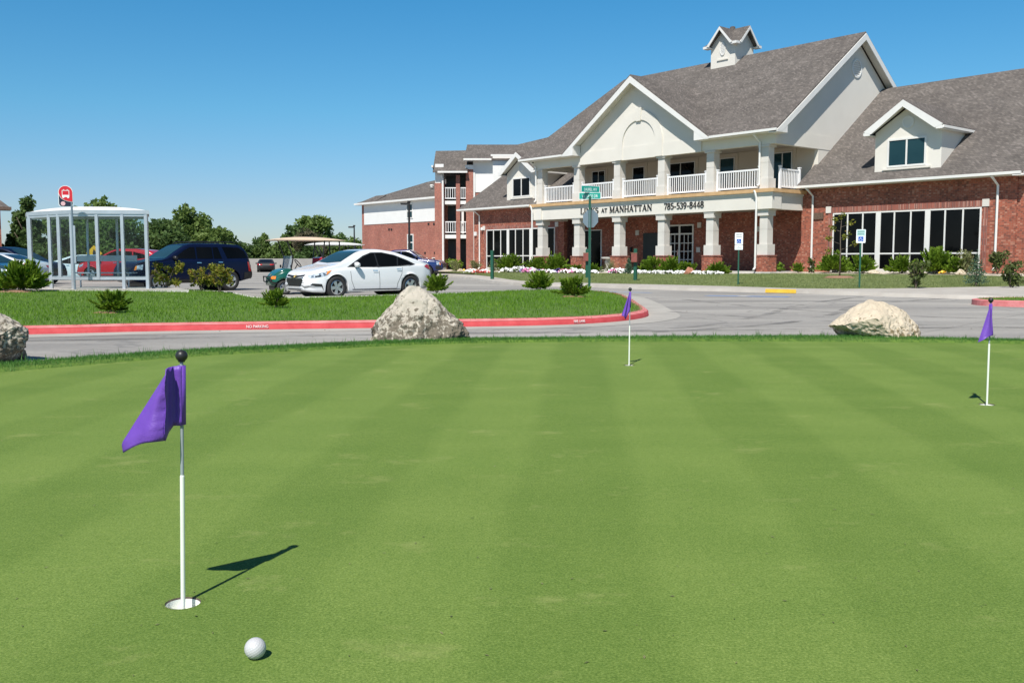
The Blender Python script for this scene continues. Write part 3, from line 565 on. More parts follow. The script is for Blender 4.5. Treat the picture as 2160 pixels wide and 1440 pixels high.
MB().prism(uz([(-13.9, 7.10), (-4.3, 7.10), (-4.3, 8.32), (-9.1, 11.72), (-13.9, 8.32)], 0.0), (0, .3, 0)).build('pediment_wall', 'stucco', CH)
W(-13.92, -4.28, -.03, -.002, 7.10, 7.86).build('pediment_band', 'stucco', CH)
def arch(cx, cz, r0, r1, v0, v1, n=28):
    m = MB(); a = [math.pi * i / n for i in range(n + 1)]
    ro = [[(cx + r * math.cos(t), v, cz + r * math.sin(t)) for r, v in ((r0, v1), (r0, v0), (r1, v0), (r1, v1))] for t in a]; return m.grid(ro)
m = arch(-8.95, 8.05, 1.30, 1.85, -.07, 0); m.prism(uz([(-9.12, 9.28), (-8.78, 9.28), (-8.70, 10.05), (-9.20, 10.05)], -.12), (0, .12, 0)); m.box(-10.80, -10.25, -.069, 0, 7.12, 8.05); m.box(-7.65, -7.10, -.069, 0, 7.12, 8.05); m.build('arch_moulding', 'stucco', CH)
m = MB()
for s in (-1, 1):
    a, b = Vector((-9.1 + s * 5.86, 0, 7.70)), Vector((-9.1, 0, 11.81)); d = Vector((0, 0, .36)); p = [a, b, b - d, a - d * .2, a - d * .2]
    m.prism([(q.x, -.69, q.z) for q in (a + Vector((0, 0, .02)), b + Vector((0, 0, .02)), b - d, Vector((a.x - s * .35, 0, a.z)))], (0, .045, 0))
    m.prism(uz([(-9.1 + s * 5.84, 7.66), (-9.1 + s * 4.82, 7.66), (-9.1 + s * 4.82, 8.28), (-9.1 + s * 5.84, 7.72)], -.685), (0, .68, 0))
m.build('rake_fascia', 'white', CH)
m = MB()
for s in (-1, 1):
    m.prism([(-9.1 + s * 5.6, -.6, 7.80), (-9.1, -.6, 11.70), (-9.1, -.005, 11.70), (-9.1 + s * 5.6, -.005, 7.80)], (0, 0, -.02))
m.build('soffit', 'stucco', CH)
# right gable trim
m = MB(); 
for s in (-1, 1):
    e = 7.6 + s * 8.22
    m.prism([(1.0, e, 7.70), (1.0, 7.6, 13.70), (1.0, 7.6, 13.34), (1.0, e - s * .42, 7.66)], (.05, 0, 0))
    m.prism([(1.0, e, 7.62), (1.0, e - s * .9, 7.62), (1.0, e - s * .9, 8.22), (1.0, e, 7.68)], (.045, 0, 0))
m.box(.52, 1.0, -.62, .24, 7.60, 7.64); m.build('rake_fascia', 'white', CH)
m = MB()
for s in (-1, 1): m.prism([(.51, 7.6 + s * 8.0, 7.74), (1.0, 7.6 + s * 8.0, 7.74), (1.0, 7.6, 13.58), (.51, 7.6, 13.58)], (0, 0, -.02))
m.build('soffit', 'stucco', CH)
MB().box(-19.2, -14.95, -.70, -.58, 7.68, 7.80).build('gutter', 'white', CH); MB().box(-3.25, 1.02, -.70, -.58, 7.68, 7.80).build('gutter', 'white', CH); MB().box(-19.2, -13.95, -.578, .048, 7.655, 7.685).build('eave_soffit', 'white', CH); MB().box(-4.25, .51, -.578, .048, 7.655, 7.685).build('eave_soffit', 'white', CH)
# wing roofs
m = rot_roof([(.31, 2.3, 5.06), (11.9, 2.3, 5.06), (11.9, 10.5, 11.05), (.31, 10.5, 11.05)]); m.prism([(.31, 18.7, 5.06), (.31, 10.5, 11.05), (11.9, 10.5, 11.05), (11.9, 18.7, 5.06)], (0, 0, -.13)); m.build('wing_roof', 'shingle', CH)
m = rot_roof([(-29.95, 2.3, 5.06), (-18.72, 2.3, 5.06), (-18.72, 10.5, 11.05), (-28.0, 10.5, 11.05)]); m.prism([(-29.95, 18.7, 5.06), (-28, 10.5, 11.05), (-18.72, 10.5, 11.05), (-18.72, 18.7, 5.06)], (0, 0, -.13)); m.prism([(-29.95, 2.3, 5.06), (-28, 10.5, 11.05), (-29.95, 18.7, 5.06)], (0, 0, -.13)); m.build('wing_roof', 'shingle', CH)
m = MB().box(.3, 11.75, 2.18, 2.30, 4.93, 5.05); m.box(.3, 11.85, 2.30, 2.9, 4.90, 4.94); m.build('gutter', 'white', CH)
m = MB().box(-30.0, -18.5, 2.18, 2.30, 4.93, 5.05); m.box(-30, -18.5, 2.30, 2.9, 4.90, 4.94); m.box(-30.05, -29.93, 2.3, 8, 4.93, 5.05); m.box(-29.9, -28.7, 2.9, 8, 4.90, 4.94); m.build('gutter', 'white', CH)
m = MB().prism([(11.88, 2.2, 4.98), (11.88, 10.5, 11.0), (11.88, 10.5, 10.7), (11.88, 2.6, 4.92)], (.05, 0, 0)); m.box(11.4, 11.93, 2.2, 3.2, 4.86, 4.9); m.prism([(11.89, 2.2, 4.86), (11.89, 3.2, 4.86), (11.89, 3.2, 5.6), (11.89, 2.2, 4.98)], (.045, 0, 0)); m.build('rake_fascia', 'white', CH)
# windows: white frame with glass
def window(u0, u1, v, z0, z1, splits, trans=(), fw=.06, name='window', glass='glass', parent=CH, wide=(), depth=.05, fm='white'):
    m = MB(); y0, y1 = v - depth, v + .02
    m.box(u0, u0 + fw, y0, y1, z0, z1); m.box(u1 - fw, u1, y0, y1, z0, z1); m.box(u0 + fw, u1 - fw, y0, y1, z1 - fw, z1); m.box(u0 + fw, u1 - fw, y0, y1, z0, z0 + fw)
    for x, wd in splits: m.box(x - wd / 2, x + wd / 2, y0 + (0 if wd > .15 else .008), y1, z0 + fw, z1 - fw)
    for z in trans:
        xs = [u0 + fw] + [q for x, wd in sorted(splits) for q in (x - wd / 2, x + wd / 2)] + [u1 - fw]
        for i in range(0, len(xs), 2): m.box(xs[i], xs[i + 1], y0 + .012, y1, z - fw / 2, z + fw / 2)
    o = m.build(name, fm, parent); W(u0 + .01, u1 - .01, v - .012, v + .015, z0 + .01, z1 - .01).build('pane', glass, o); return o
def triple(u0, u1, z0, z1, v=2.895):
    L = (u1 - u0) / 3; sp = []
    for g in range(3):
        for j in (1, 2): sp.append((u0 + g * L + L * j / 3, .07))
    for g in (1, 2): sp.append((u0 + g * L, .26))
    return window(u0, u1, v, z0, z1, sp, (1.44,), .07)
triple(2.19, 9.84, .60, 3.56); triple(-27.1, -19.4, .50, 3.42)
for a, b, z in ((2.19, 9.84, 3.56), (-27.1, -19.4, 3.42)):
    W(a - .25, b + .25, 2.86, 2.9, z + .012, z + .30).build('brick_lintel', 'soldier', CH)
    (W(a - .42, a - .12, 2.84, 2.9, z + .02, z + .36) if a > 0 else W(a - .45, a - .15, 2.84, 2.9, z - .02, z + .3)).build('stone_block', 'stone', CH); W(b + .02, b + .33, 2.84, 2.9, z + .02, z + .36).build('stone_block', 'stone', CH)
    for x in (a - .28, b + .06): W(x, x + .22, 2.872, 2.9, .3, z + .01).build('brick_jamb', 'soldier', CH)
    W(a - .1, b + .1, 2.84, 2.9, .42, z - 2.97 if a > 0 else .49).build('window_sill', 'stone', CH)
MB().box(1.05, 1.62, 2.83, 2.9, 3.28, 3.62).build('plaque', 'plaque', CH)
# porch back wall: doors, lobby windows, blocks
d = window(-10.2, -7.98, 3.99, .52, 3.32, [(-9.09, .12)], (2.74,), .09, 'french_door', 'glass', CH, depth=.06)
m = MB()
for a in (-10.11, -9.03):
    for j in (1, 2): m.box(a + .96 * j / 3 - .02, a + .96 * j / 3 + .02, 3.945, 3.99, .65, 2.68)
    for z in (1.15, 1.66, 2.17): m.box(a + .02, a + .94, 3.948, 3.99, z - .02, z + .02)
m.build('glazing_bar', 'white', d); MB().box(-9.2, -9.16, 3.88, 3.935, 1.4, 1.75).build('handle', 'chrome', d)
W(-12.1, -10.86, 3.93, 3.998, .52, 2.86).build('dark_door', 'door_dark', CH)
window(-18.0, -15.9, 3.99, .52, 3.2, [(-16.95, .07)], (), .07, 'lobby_window')
for x, z in ((-12.65, 2.9), (-7.55, 3.25), (-6.6, 2.85), (-7.6, 1.75), (-10.5, 2.95), (-3.2, 2.9)): W(x - .14, x + .14, 3.94, 3.998, z - .16, z + .16).build('stone_block', 'stone', CH)
MB().lathe([(0, 0), (.09, 0), (.10, -.08), (.05, -.12), (0, -.12)], 12, (-8.9, 2.4, 3.90)).build('ceiling_lamp', 'white', CH)
MB().lathe([(.045, 0), (.045, 3.5)], 10, (-15.3, 2.2, .45)).build('support_post', 'alu', CH)
for c_, wd, g in ((-16.25, 1.25, 'glass'), (-12.6, 1.05, 'glass'), (-9.1, 2.3, 'glass'), (-5.55, 1.1, 'glass_teal'), (-1.75, 1.3, 'glass_teal')):
    window(c_ - wd / 2, c_ + wd / 2, 3.99, 4.90, 7.15, [(c_, .05)] if wd > 1.2 else [], (), .06, 'balcony_window', g, fm='white')
    m = MB(); 
    for a, b, z0, z1 in ((c_ - wd / 2 - .22, c_ - wd / 2 - .02, 4.85, 7.36), (c_ + wd / 2 + .02, c_ + wd / 2 + .22, 4.85, 7.36), (c_ - wd / 2 - .02, c_ + wd / 2 + .02, 7.17, 7.36)): m.box(a, b, 3.96, 3.998, z0, z1)
    m.build('window_surround', 'stucco_tan', CH)
# louvre vents
def vent(cx, cz, r, parent, facing='v', pos=0, sy=1.0):
    f = (lambda a, b, d: (cx + a, pos - d, cz + b)) if facing == 'v' else (lambda a, b, d: (pos + d, cx + a, cz + b))
    m = MB(); n = 28
    m.grid([[f(q * math.cos(t), q * sy * math.sin(t), d) for q, d in ((r, 0), (r, .05), (r * .82, .05), (r * .82, .01))] for t in [2 * math.pi * i / n for i in range(n + 1)]])
    for j in range(-3, 4):
        z = j * r * sy * .23; hw = r * .84 * math.sqrt(max(0, 1 - (z / (r * sy)) ** 2)) * .97
        if hw > .03: m.add([f(-hw, z - .03, .008), f(hw, z - .03, .008), f(hw, z + .05, .035), f(-hw, z + .05, .035)], [(0, 1, 2, 3)]); m.add([f(-hw, z - .03, .008), f(hw, z - .03, .008), f(hw, z - .045, .034), f(-hw, z - .045, .034)], [(0, 1, 2, 3)])
    o = m.build('louvre_vent', 'white', parent); return o
vent(7.6, 11.85, .52, CH, 'u', .5)
# dormers
def dormer(uc, zoff=0):
    zw = lambda v: 5.06 + .7305 * (v - 2.3)
    hw, vf = 1.7, 2.95; ze = 7.46; zp = ze + hw * .66; vb = 2.3 + (ze - 5.06) / .7305
    m = MB().prism([(uc - hw, vf, zw(vf) - .1), (uc + hw, vf, zw(vf) - .1), (uc + hw, vf, ze), (uc, vf, zp), (uc - hw, vf, ze)], (0, .15, 0))
    for s in (-1, 1):
        m.prism([(uc + s * hw, vf + .15, zw(vf) - .1), (uc + s * hw, vf + .15, ze), (uc + s * hw, vb, ze), (uc + s * hw, vb, ze - .1)], (-s * .12, 0, 0))
    o = m.build('dormer', 'stucco', CH)
    he = 2.0; sl_ = .68; zk = 7.52 + he * sl_; vk = 2.3 + (zk - 5.06) / .7305; m = MB()
    for s in (-1, 1): m.prism([(uc, 2.38, zk), (uc, vk, zk), (uc + s * he, 2.3 + (7.52 - 5.06) / .7305 + .02, 7.52), (uc + s * he, 2.38, 7.52)], (0, 0, -.1))
    m.build('dormer_roof', 'shingle', o); m = MB()
    for s in (-1, 1):
        m.prism([(uc + s * (he + .02), 2.33, 7.50), (uc, 2.33, zk - .02), (uc, 2.33, zk - .34), (uc + s * (he - .38), 2.33, 7.36)], (0, .045, 0))
        m.prism([(uc + s * he, 2.335, 7.30), (uc + s * (hw - .02), 2.335, 7.30), (uc + s * (hw - .02), 2.335, 7.6), (uc + s * he, 2.335, 7.44)], (0, .045, 0))
        m.box(*sorted((uc + s * he, uc + s * (he + .06))), 2.38, 5.6, 7.34, 7.46); m.box(*sorted((uc + s * hw, uc + s * he)), 2.38, 5.5, 7.30, 7.33)
    m.build('dormer_fascia', 'white', o); m = MB()
    for s in (-1, 1): m.prism([(uc + s * (he - .1), 2.38, 7.44), (uc, 2.38, zk - .16), (uc, vf - .005, zk - .16), (uc + s * (he - .1), vf - .005, 7.44)], (0, 0, -.02))
    m.build('dormer_soffit', 'stucco', o)
    window(uc - 1.03, uc + .97, vf - .005, 5.70, 7.10, [(uc - .03, .08)], (), .09, 'dormer_window', 'glass' if uc < 0 else 'glass_teal', o)
    W(uc - 1.25, uc + 1.2, vf - .09, vf - .003, 5.58, 5.67).build('dormer_sill', 'stucco', o)
    vent(uc, 7.86, .30, o, 'v', vf - .002); return o
dormer(6.1); dormer(-23.05)
# cupola
cu, cv, hw = -8.12, 7.62, .93
m = MB().box(cu - hw, cu + hw, cv - hw, cv + hw, 12.6, 14.52)
for s in (-1, 1):
    m.prism([(cu - hw, cv + s * (hw - .04), 14.52), (cu + hw, cv + s * (hw - .04), 14.52), (cu, cv + s * (hw - .04)  , 15.38)], (0, s * .04, 0)); m.prism([(cu + s * (hw - .04), cv - hw, 14.52), (cu + s * (hw - .04), cv + hw, 14.52), (cu + s * (hw - .04), cv, 15.38)], (s * .04, 0, 0))
cp = m.build('cupola', 'stucco', CH)
ho, ze, zk, gw = 1.26, 14.52, 15.58, .95; mr, mf = MB(), MB()
for e in (-1, 1):
    for s in (-1, 1):
        mr.prism([(cu + s * gw, cv + e * ho, ze), (cu + s * ho, cv + e * ho, ze), (cu, cv, zk - .01)], (0, 0, -.05)); mr.prism([(cu + s * ho, cv + e * ho, ze), (cu + s * ho, cv + e * gw, ze), (cu, cv, zk - .01)], (0, 0, -.05))
for ax in (0, 1):
    Pt = (lambda a, b, z: (cu + a, cv + b, z)) if ax == 0 else (lambda a, b, z: (cu + b, cv + a, z))
    for e in (-1, 1):
        for s in (-1, 1):
            mr.prism([Pt(0, e * (ho + .06), zk), Pt(0, 0, zk), Pt(s * gw, e * gw, ze - .02), Pt(s * gw, e * (ho + .06), ze - .02)], (0, 0, -.06))
            mf.prism([Pt(s * (gw + .03), e * (ho + .08), ze - .05), Pt(0, e * (ho + .08), zk - .03), Pt(0, e * (ho + .08), zk - .22), Pt(s * (gw - .13), e * (ho + .08), ze - .10)], tuple(np.array(Pt(0, -e * .05, 0)) - np.array(Pt(0, 0, 0))))
for e in (-1, 1):
    for s in (-1, 1):
        mf.box(*sorted((cu + s * .82, cu + s * (ho + .03))), *sorted((cv + e * (ho - .04), cv + e * (ho + .03))), ze - .16, ze - .015); mf.box(*sorted((cu + s * (ho - .04), cu + s * (ho + .03))), *sorted((cv + e * .82, cv + e * (ho - .042))), ze - .16, ze - .015)
        mf.box(*sorted((cu + s * .80, cu + s * (ho - .042))), *sorted((cv + e * .80, cv + e * (ho - .042))), ze - .15, ze - .11)
mr.lathe([(.2, 15.45), (.16, 15.72), (0, 15.77)], 8, (cu, cv, 0))
mr.build('cupola_roof', 'shingle', cp); mf.build('cupola_trim', 'white', cp)
for f_, pos in (('v', cv - hw - .002), ('u', cu + hw + .002)):
    c_ = cu if f_ == 'v' else cv
    if f_ == 'v': vent(c_, 14.25, .22, cp, 'v', pos, 1.9)
W(cu - .42, cu + .42, cv - hw - .07, cv - hw - .003, 13.55, 13.63).build('cupola_sill', 'stucco', cp)
# downspouts
def downspout(u, v, zt, zb, voff):
    m = MB().tube([(u - .12, v - voff, zt), (u - .06, v - voff * .8, zt - .12), (u, v - .09, zt - .42), (u, v - .09, zb + .25), (u, v - .1, zb + .12), (u, v - .26, zb + .02)], .055, 8); return m.build('downspout', 'white', CH)
downspout(1.0, 2.9, 4.93, .55, .62); downspout(10.55, 2.9, 4.93, .62, .62); downspout(-27.9, 2.9, 4.93, .42, .62)
downspout(-.42, .08, 7.66, 4.95, .55); downspout(-.42, -.12, 4.75, .58, .16); downspout(-18.15, .08, 7.66, 4.95, .55); downspout(-18.3, -.12, 4.75, .5, .16)
# small fixtures on the left wing wall
MB().lathe([(0, 0), (.1, -.02), (.12, -.2), (.06, -.25), (0, -.25)], 10, (-27.55, 2.78, 3.62)).build('wall_lamp', 'white', CH)
MB().box(-28.55, -28.3, 2.78, 2.9, 3.0, 3.3).build('wall_lamp', 'white', CH)
m = MB().lathe([(0, 0), (.07, 0), (.09, -.22), (.05, -.28), (0, -.28)], 10, (-13.1, 3.85, 1.95)); m.box(-13.13, -13.07, 3.85, 4.0, 1.93, 1.98); m.build('wall_lamp', 'black', CH)

# ---- serif lettering on the band
def serif(txt, h, u0, u1, zb):
    T, t = .15, .055     # thick and thin stroke
    G_ = {'L': (.62, [((.13, 0), (.13, 1), T), ((.02, .03), (.58, .03), t), ((.56, .02), (.56, .28), t), ((.02, .975), (.26, .975), t)]),
          'I': (.34, [((.17, 0), (.17, 1), T), ((.04, .03), (.30, .03), t), ((.04, .975), (.30, .975), t)]),
          'N': (.84, [((.13, 0), (.13, 1), t), ((.71, 0), (.71, 1), t), ((.13, 1), (.71, 0.02), T * 1.1), ((.0, .975), (.2, .975), t), ((.02, .03), (.24, .03), t), ((.6, .975), (.82, .975), t)]),
          'K': (.74, [((.13, 0), (.13, 1), T), ((.2, .45), (.6, 1), t), ((.27, .56), (.64, 0), T), ((.02, .03), (.26, .03), t), ((.02, .975), (.26, .975), t), ((.48, .975), (.72, .975), t), ((.52, .03), (.76, .03), t)]),
          'A': (.78, [((.39, 1), (.1, 0), t), ((.36, 1), (.65, 0), T * 1.1), ((.2, .34), (.54, .34), t), ((0, .03), (.2, .03), t), ((.52, .03), (.78, .03), t)]),
          'T': (.70, [((.35, 0), (.35, 1), T), ((.04, .97), (.66, .97), t), ((.05, .98), (.05, .74), t), ((.65, .98), (.65, .74), t), ((.22, .03), (.48, .03), t)]),
          'M': (.98, [((.14, 0), (.14, 1), t), ((.82, 0), (.82, 1), T), ((.14, 1), (.48, .05), T), ((.48, .05), (.82, 1), t), ((.02, .03), (.26, .03), t), ((.68, .03), (.96, .03), t), ((.02, .975), (.2, .975), t), ((.78, .975), (.96, .975), t)]),
          'H': (.84, [((.14, 0), (.14, 1), T), ((.70, 0), (.70, 1), T), ((.14, .5), (.70, .5), t), ((.02, .03), (.28, .03), t), ((.02, .975), (.28, .975), t), ((.56, .03), (.82, .03), t), ((.56, .975), (.82, .975), t)]),
          '-': (.42, [((.06, .38), (.36, .38), .1)]), ' ': (.5, []),
          '7': (.56, [((.04, .96), (.54, .96), .08), ((.53, .98), (.22, 0), T * .85), ((.05, .98), (.05, .78), t)]),
          '4': (.60, [((.42, 0), (.42, 1), T * .9), ((.03, .30), (.58, .30), t), ((.05, .3), (.42, 1), t)])}
    arc = lambda cx, cz, rx, rz, a0, a1, n=10: [(cx + rx * math.cos(R(a0 + (a1 - a0) * i / n)), cz + rz * math.sin(R(a0 + (a1 - a0) * i / n))) for i in range(n + 1)]
    CV = {'S': (.60, [arc(.30, .75, .20, .22, 30, 270) + arc(.30, .27, .22, .25, 90, -150)]), '8': (.58, [arc(.29, .75, .18, .22, 0, 360, 16), arc(.29, .27, .22, .25, 0, 360, 16)]),
          '5': (.56, [[(.5, .96), (.14, .96), (.11, .58)] + arc(.27, .32, .23, .29, 120, -140)]), '3': (.56, [arc(.25, .75, .20, .21, 150, -90) + arc(.25, .28, .23, .26, 90, -150)]),
          '9': (.58, [arc(.29, .68, .21, .28, 0, 360, 16), [(.5, .68), (.47, .38), (.36, .12), (.16, 0)]])}
    x = 0; m = MB(); pieces = []
    def st(p, q, wd):
        p, q = Vector((p[0], p[1])), Vector((q[0], q[1])); d = (q - p).normalized(); nrm = Vector((-d.y, d.x)) * wd / 2
        if abs(d.y) > .3 and abs(d.x) > .05: nrm = Vector((wd / 2 / max(.5, abs(d.y)), 0))
        return [p + nrm, q + nrm, q - nrm, p - nrm]
    for ch in txt:
        if ch in G_:
            wd, ss_ = G_[ch]; pieces += [[(v.x + x, v.y) for v in st(*s_)] for s_ in ss_]
        else:
            wd, cs = CV[ch]
            for c in cs:
                for a, b in zip(c, c[1:]):
                    d = Vector((b[0] - a[0], b[1] - a[1]));
                    if d.length < 1e-6: continue
                    q = t + (T * 1.05 - t) * abs(d.y / d.length) ** 1.3; e = d.normalized() * .012
                    pieces.append([(v.x + x, v.y) for v in st((a[0] - e.x, a[1] - e.y), (b[0] + e.x, b[1] + e.y), q)])
        x += wd + .06
    k = (u1 - u0) / (x - .06)
    for i, p in enumerate(pieces): m.prism([(u0 + a * k, -.045 - .0006 * (i % 5), zb + b * h) for a, b in p], (0, .04, 0))
    return m
m = serif('LINKS', .36, -13.85, -12.25, 4.02); o = m.build('lettering', 'letter', CH)
serif('AT', .24, -12.0, -11.5, 4.06).build('lettering', 'letter', CH); serif('MANHATTAN', .36, -11.3, -7.85, 4.02).build('lettering', 'letter', CH); serif('785-539-8448', .36, -6.92, -4.04, 4.02).build('lettering', 'letter', CH)

# ------------------------------------------------------------------ apartment building at the left
AP = empty('apartment_building', (-6.0, 80, 0), BA); tag(AP, 'three-storey brick and white apartment building standing behind the left wing of the clubhouse', 'building')
W(-12.6, .4, 0, 9, -.1, 6.35).build('brick_wall', 'brick_far', AP)
W(-12.15, -.2, -.04, .0, 4.42, 6.3).build('siding_panel', 'siding', AP)
m = MB().prism([(-13.0, -.45, 6.42), (1.2, -.45, 6.42), (1.2, 4.6, 8.95), (-8.5, 4.6, 8.4)], (0, 0, -.15)); m.prism([(-13, -.45, 6.42), (-8.5, 4.6, 8.4), (-13, 9.4, 6.42)], (0, 0, -.15)); m.prism([(-13, 9.4, 6.42), (-8.5, 4.6, 8.4), (1.2, 4.6, 8.95), (1.2, 9.4, 6.42)], (0, 0, -.15))
m.prism([(-12.4, -.46, 6.44), (-9.6, -.46, 6.44), (-10.2, 1.2, 7.16), (-12.0, 1.2, 7.16)], (0, 0, -.1)); m.build('roof', 'shingle', AP)
m = MB().box(-13.1, .9, -.56, -.44, 6.26, 6.42); m.box(-13.1, -12.98, -.44, 9.4, 6.26, 6.42); m.box(-13, .9, -.44, 0, 6.24, 6.28); m.build('gutter', 'trim_tan' if 0 else 'white', AP)
for z0, z1 in ((1.95, 3.4), (4.75, 6.05)):
    window(-4.95, -4.0, -.045 if z0 > 4 else -.005, z0, z1, [], ((z0 + z1) / 2,), .09, 'window', 'glass_teal', AP)
window(-2.6, -1.9, -.005, .45, 1.35, [], (), .06, 'basement_window', 'glass', AP); window(-1.2, -.4, -.005, .45, 1.35, [], (), .06, 'basement_window', 'glass', AP)
m = MB()
for x, z in ((-7.9, 3.9), (-7.5, 3.88), (-1.7, 4.2), (-.9, 4.18), (-2.25, 1.75), (-.8, 1.75)): m.box(x - .1, x + .1, -.05, 0, z - .08, z + .08)
m.build('wall_vent', 'dark', AP)
MB().lathe([(0, 0), (.14, 0), (.14, .12), (.2, .14), (.16, .22), (0, .24)], 10, (-3.9, 1.9, 7.5)).build('roof_vent', 'cart_white', AP)
# stair tower and white block, facing the car park (world axes, shifted into the building's frame)
inv = Matrix.Translation((-6.0, 80, 0)) @ Matrix.Rotation(BA, 4, 'Z'); inv = inv.inverted()
def tower(m, name, mat_, parent=AP):
    m.v = [tuple(inv @ Vector(p)) for p in m.v]; return m.build(name, mat_, parent)
tower(MB().box(-6.3, -5.5, 77.9, 79.5, -.1, 7.37).box(-4.56, -4.24, 77.9, 78.3, -.1, 8.0).box(-3.74, -3.15, 77.75, 84, -.1, 8.45), 'brick_pier', 'brick_far')
tower(MB().box(-6.25, -5.56, 77.95, 79.5, 7.37, 8.9), 'pier_cap', 'siding'); tower(MB().box(-3.78, -3.12, 77.7, 78.6, 8.45, 8.8), 'pier_cap', 'siding')
tower(MB().box(-5.5, -3.74, 80.0, 80.2, -.1, 8.1), 'stair_back_wall', 'door_dark')
tower(MB().box(-5.5, -3.74, 78.0, 80.0, 5.67, 5.95), 'landing', 'siding'); tower(MB().box(-5.5, -3.74, 78.0, 80.0, 2.9, 3.2), 'landing', 'siding')
tower(MB().box(-4.2, -3.95, 78.25, 79.8, 3.3, 5.6), 'white_panel', 'siding')
for zb in (3.3, 6.05):
    m = MB()
    for a, b in ((-5.5, -4.56), (-4.24, -3.74)):
        m.box(a, b, 78.05, 78.12, zb + .9, zb + .98); m.box(a, b, 78.05, 78.12, zb + .06, zb + .14); n = max(3, int((b - a) / .16))
        for i in range(n): x = a + (b - a) * (i + .5) / n; m.box(x - .022, x + .022, 78.065, 78.105, zb + .1, zb + .92)
    tower(m, 'railing', 'vinyl')
tower(MB().tube([(-5.72, 77.75, 8.0), (-5.62, 77.8, 7.7), (-5.62, 77.8, .3)], .09, 8), 'downspout', 'white')
tower(MB().prism([(-6.4, 77.4, 8.30), (-3.6, 77.4, 8.36), (-3.6, 80.6, 10.3), (-6.4, 80.6, 10.25)], (0, 0, -.14)).prism([(-6.4, 83.8, 8.3), (-6.4, 80.6, 10.25), (-3.6, 80.6, 10.3), (-3.6, 83.8, 8.36)], (0, 0, -.14)).prism([(-3.85, 77.2, 9.25), (.2, 77.2, 9.25), (.45, 80.4, 10.75), (-3.75, 80.4, 10.75)], (0, 0, -.14)).prism([(-3.85, 83.6, 9.25), (-3.75, 80.4, 10.75), (.45, 80.4, 10.75), (.2, 83.6, 9.25)], (0, 0, -.14))
      .prism([(-.3, 76.9, 9.0), (7, 76.9, 9.0), (7, 83, 12.6), (.45, 80.4, 10.75)], (0, 0, -.14)).prism([(-.3, 88, 9.0), (.45, 80.4, 10.75), (7, 83, 12.6), (7, 88, 9.0)], (0, 0, -.14)), 'tower_roof', 'shingle')
tower(MB().box(-6.0, -3.6, 77.28, 77.4, 8.14, 8.28).box(-6.5, -6.38, 77.4, 80.6, 8.6, 8.75).box(-3.9, -1.65, 77.08, 77.2, 9.12, 9.26).box(-1.7, .4, 76.78, 76.9, 9.4, 9.55).box(-3.9, -1.65, 77.2, 77.9, 9.1, 9.14), 'tower_gutter', 'white')
tower(MB().box(-3.15, -1.55, 77.85, 84, 6.62, 9.2).box(-1.55, 4, 77.3, 84, 6.62, 9.5), 'siding_wall', 'siding')
tower(MB().box(-3.15, -1.55, 77.9, 84, -.1, 6.62).box(-1.55, 4, 77.4, 84, -.1, 6.62), 'brick_wall', 'brick_far')
tower(MB().box(-3.14, -3.0, 77.78, 77.88, .3, 9.1), 'corner_trim', 'white')

# fragment of a brick building at the left edge
EB = empty('brick_building', (-32.75, 60, .3), R(31)); tag(EB, 'dark brick building corner with a tan eave, cut by the left frame edge', 'building')
W(-9, 0.55, 0, 8, -.1, 4.1).build('wall', 'brick', EB); MB().prism([(-9, -.5, 4.1), (1.1, -.5, 4.1), (-.6, 3.5, 5.9), (-9, 3.5, 5.9)], (0, 0, -.2)).build('roof', 'shingle', EB)
m = MB().box(-9, 1.15, -.62, -.48, 3.95, 4.15); m.box(-9, .62, -.07, .0, 1.3, 1.5); m.build('eave_trim', 'plaque', EB)

# ------------------------------------------------------------------ vehicles (local +x = forward, +y = left side)
def bvh_of(o):
    me = o.data; return BVHTree.FromPolygons([v.co.copy() for v in me.vertices], [tuple(p.vertices) for p in me.polygons])
def patch(bvh, outline, axis, name, m, parent, off=.006, cuts=5, smooth=True):
    org = {'y+': (lambda a, b: Vector((a, 4, b)), Vector((0, -1, 0))), 'y-': (lambda a, b: Vector((a, -4, b)), Vector((0, 1, 0))),
           'z': (lambda a, b: Vector((a, b, 6)), Vector((0, 0, -1))), 'x+': (lambda a, b: Vector((6, a, b)), Vector((-1, 0, 0))), 'x-': (lambda a, b: Vector((-6, a, b)), Vector((1, 0, 0)))}
    fn, d = org[axis]; bm = bmesh.new(); vs = [bm.verts.new(fn(a, b)) for a, b in outline]; bm.faces.new(vs)
    bmesh.ops.triangulate(bm, faces=bm.faces[:]); bmesh.ops.subdivide_edges(bm, edges=bm.edges[:], cuts=cuts, use_grid_fill=True)
    bad = []
    for v in bm.verts:
        loc, nrm, *_ = bvh.ray_cast(v.co, d)
        if loc is None: bad.append(v)
        else:
            if nrm.dot(d) > 0: nrm = -nrm
            v.co = loc + nrm * off
    if bad: bmesh.ops.delete(bm, geom=bad, context='VERTS')
    bmesh.ops.recalc_face_normals(bm, faces=bm.faces[:]); me = bpy.data.meshes.new(name); bm.to_mesh(me); bm.free()
    if len(me.polygons):   # face outward
        p = me.polygons[0]
        if p.normal.dot(d) > 0: me.flip_normals()
    return link(name, me, m, parent, smooth)
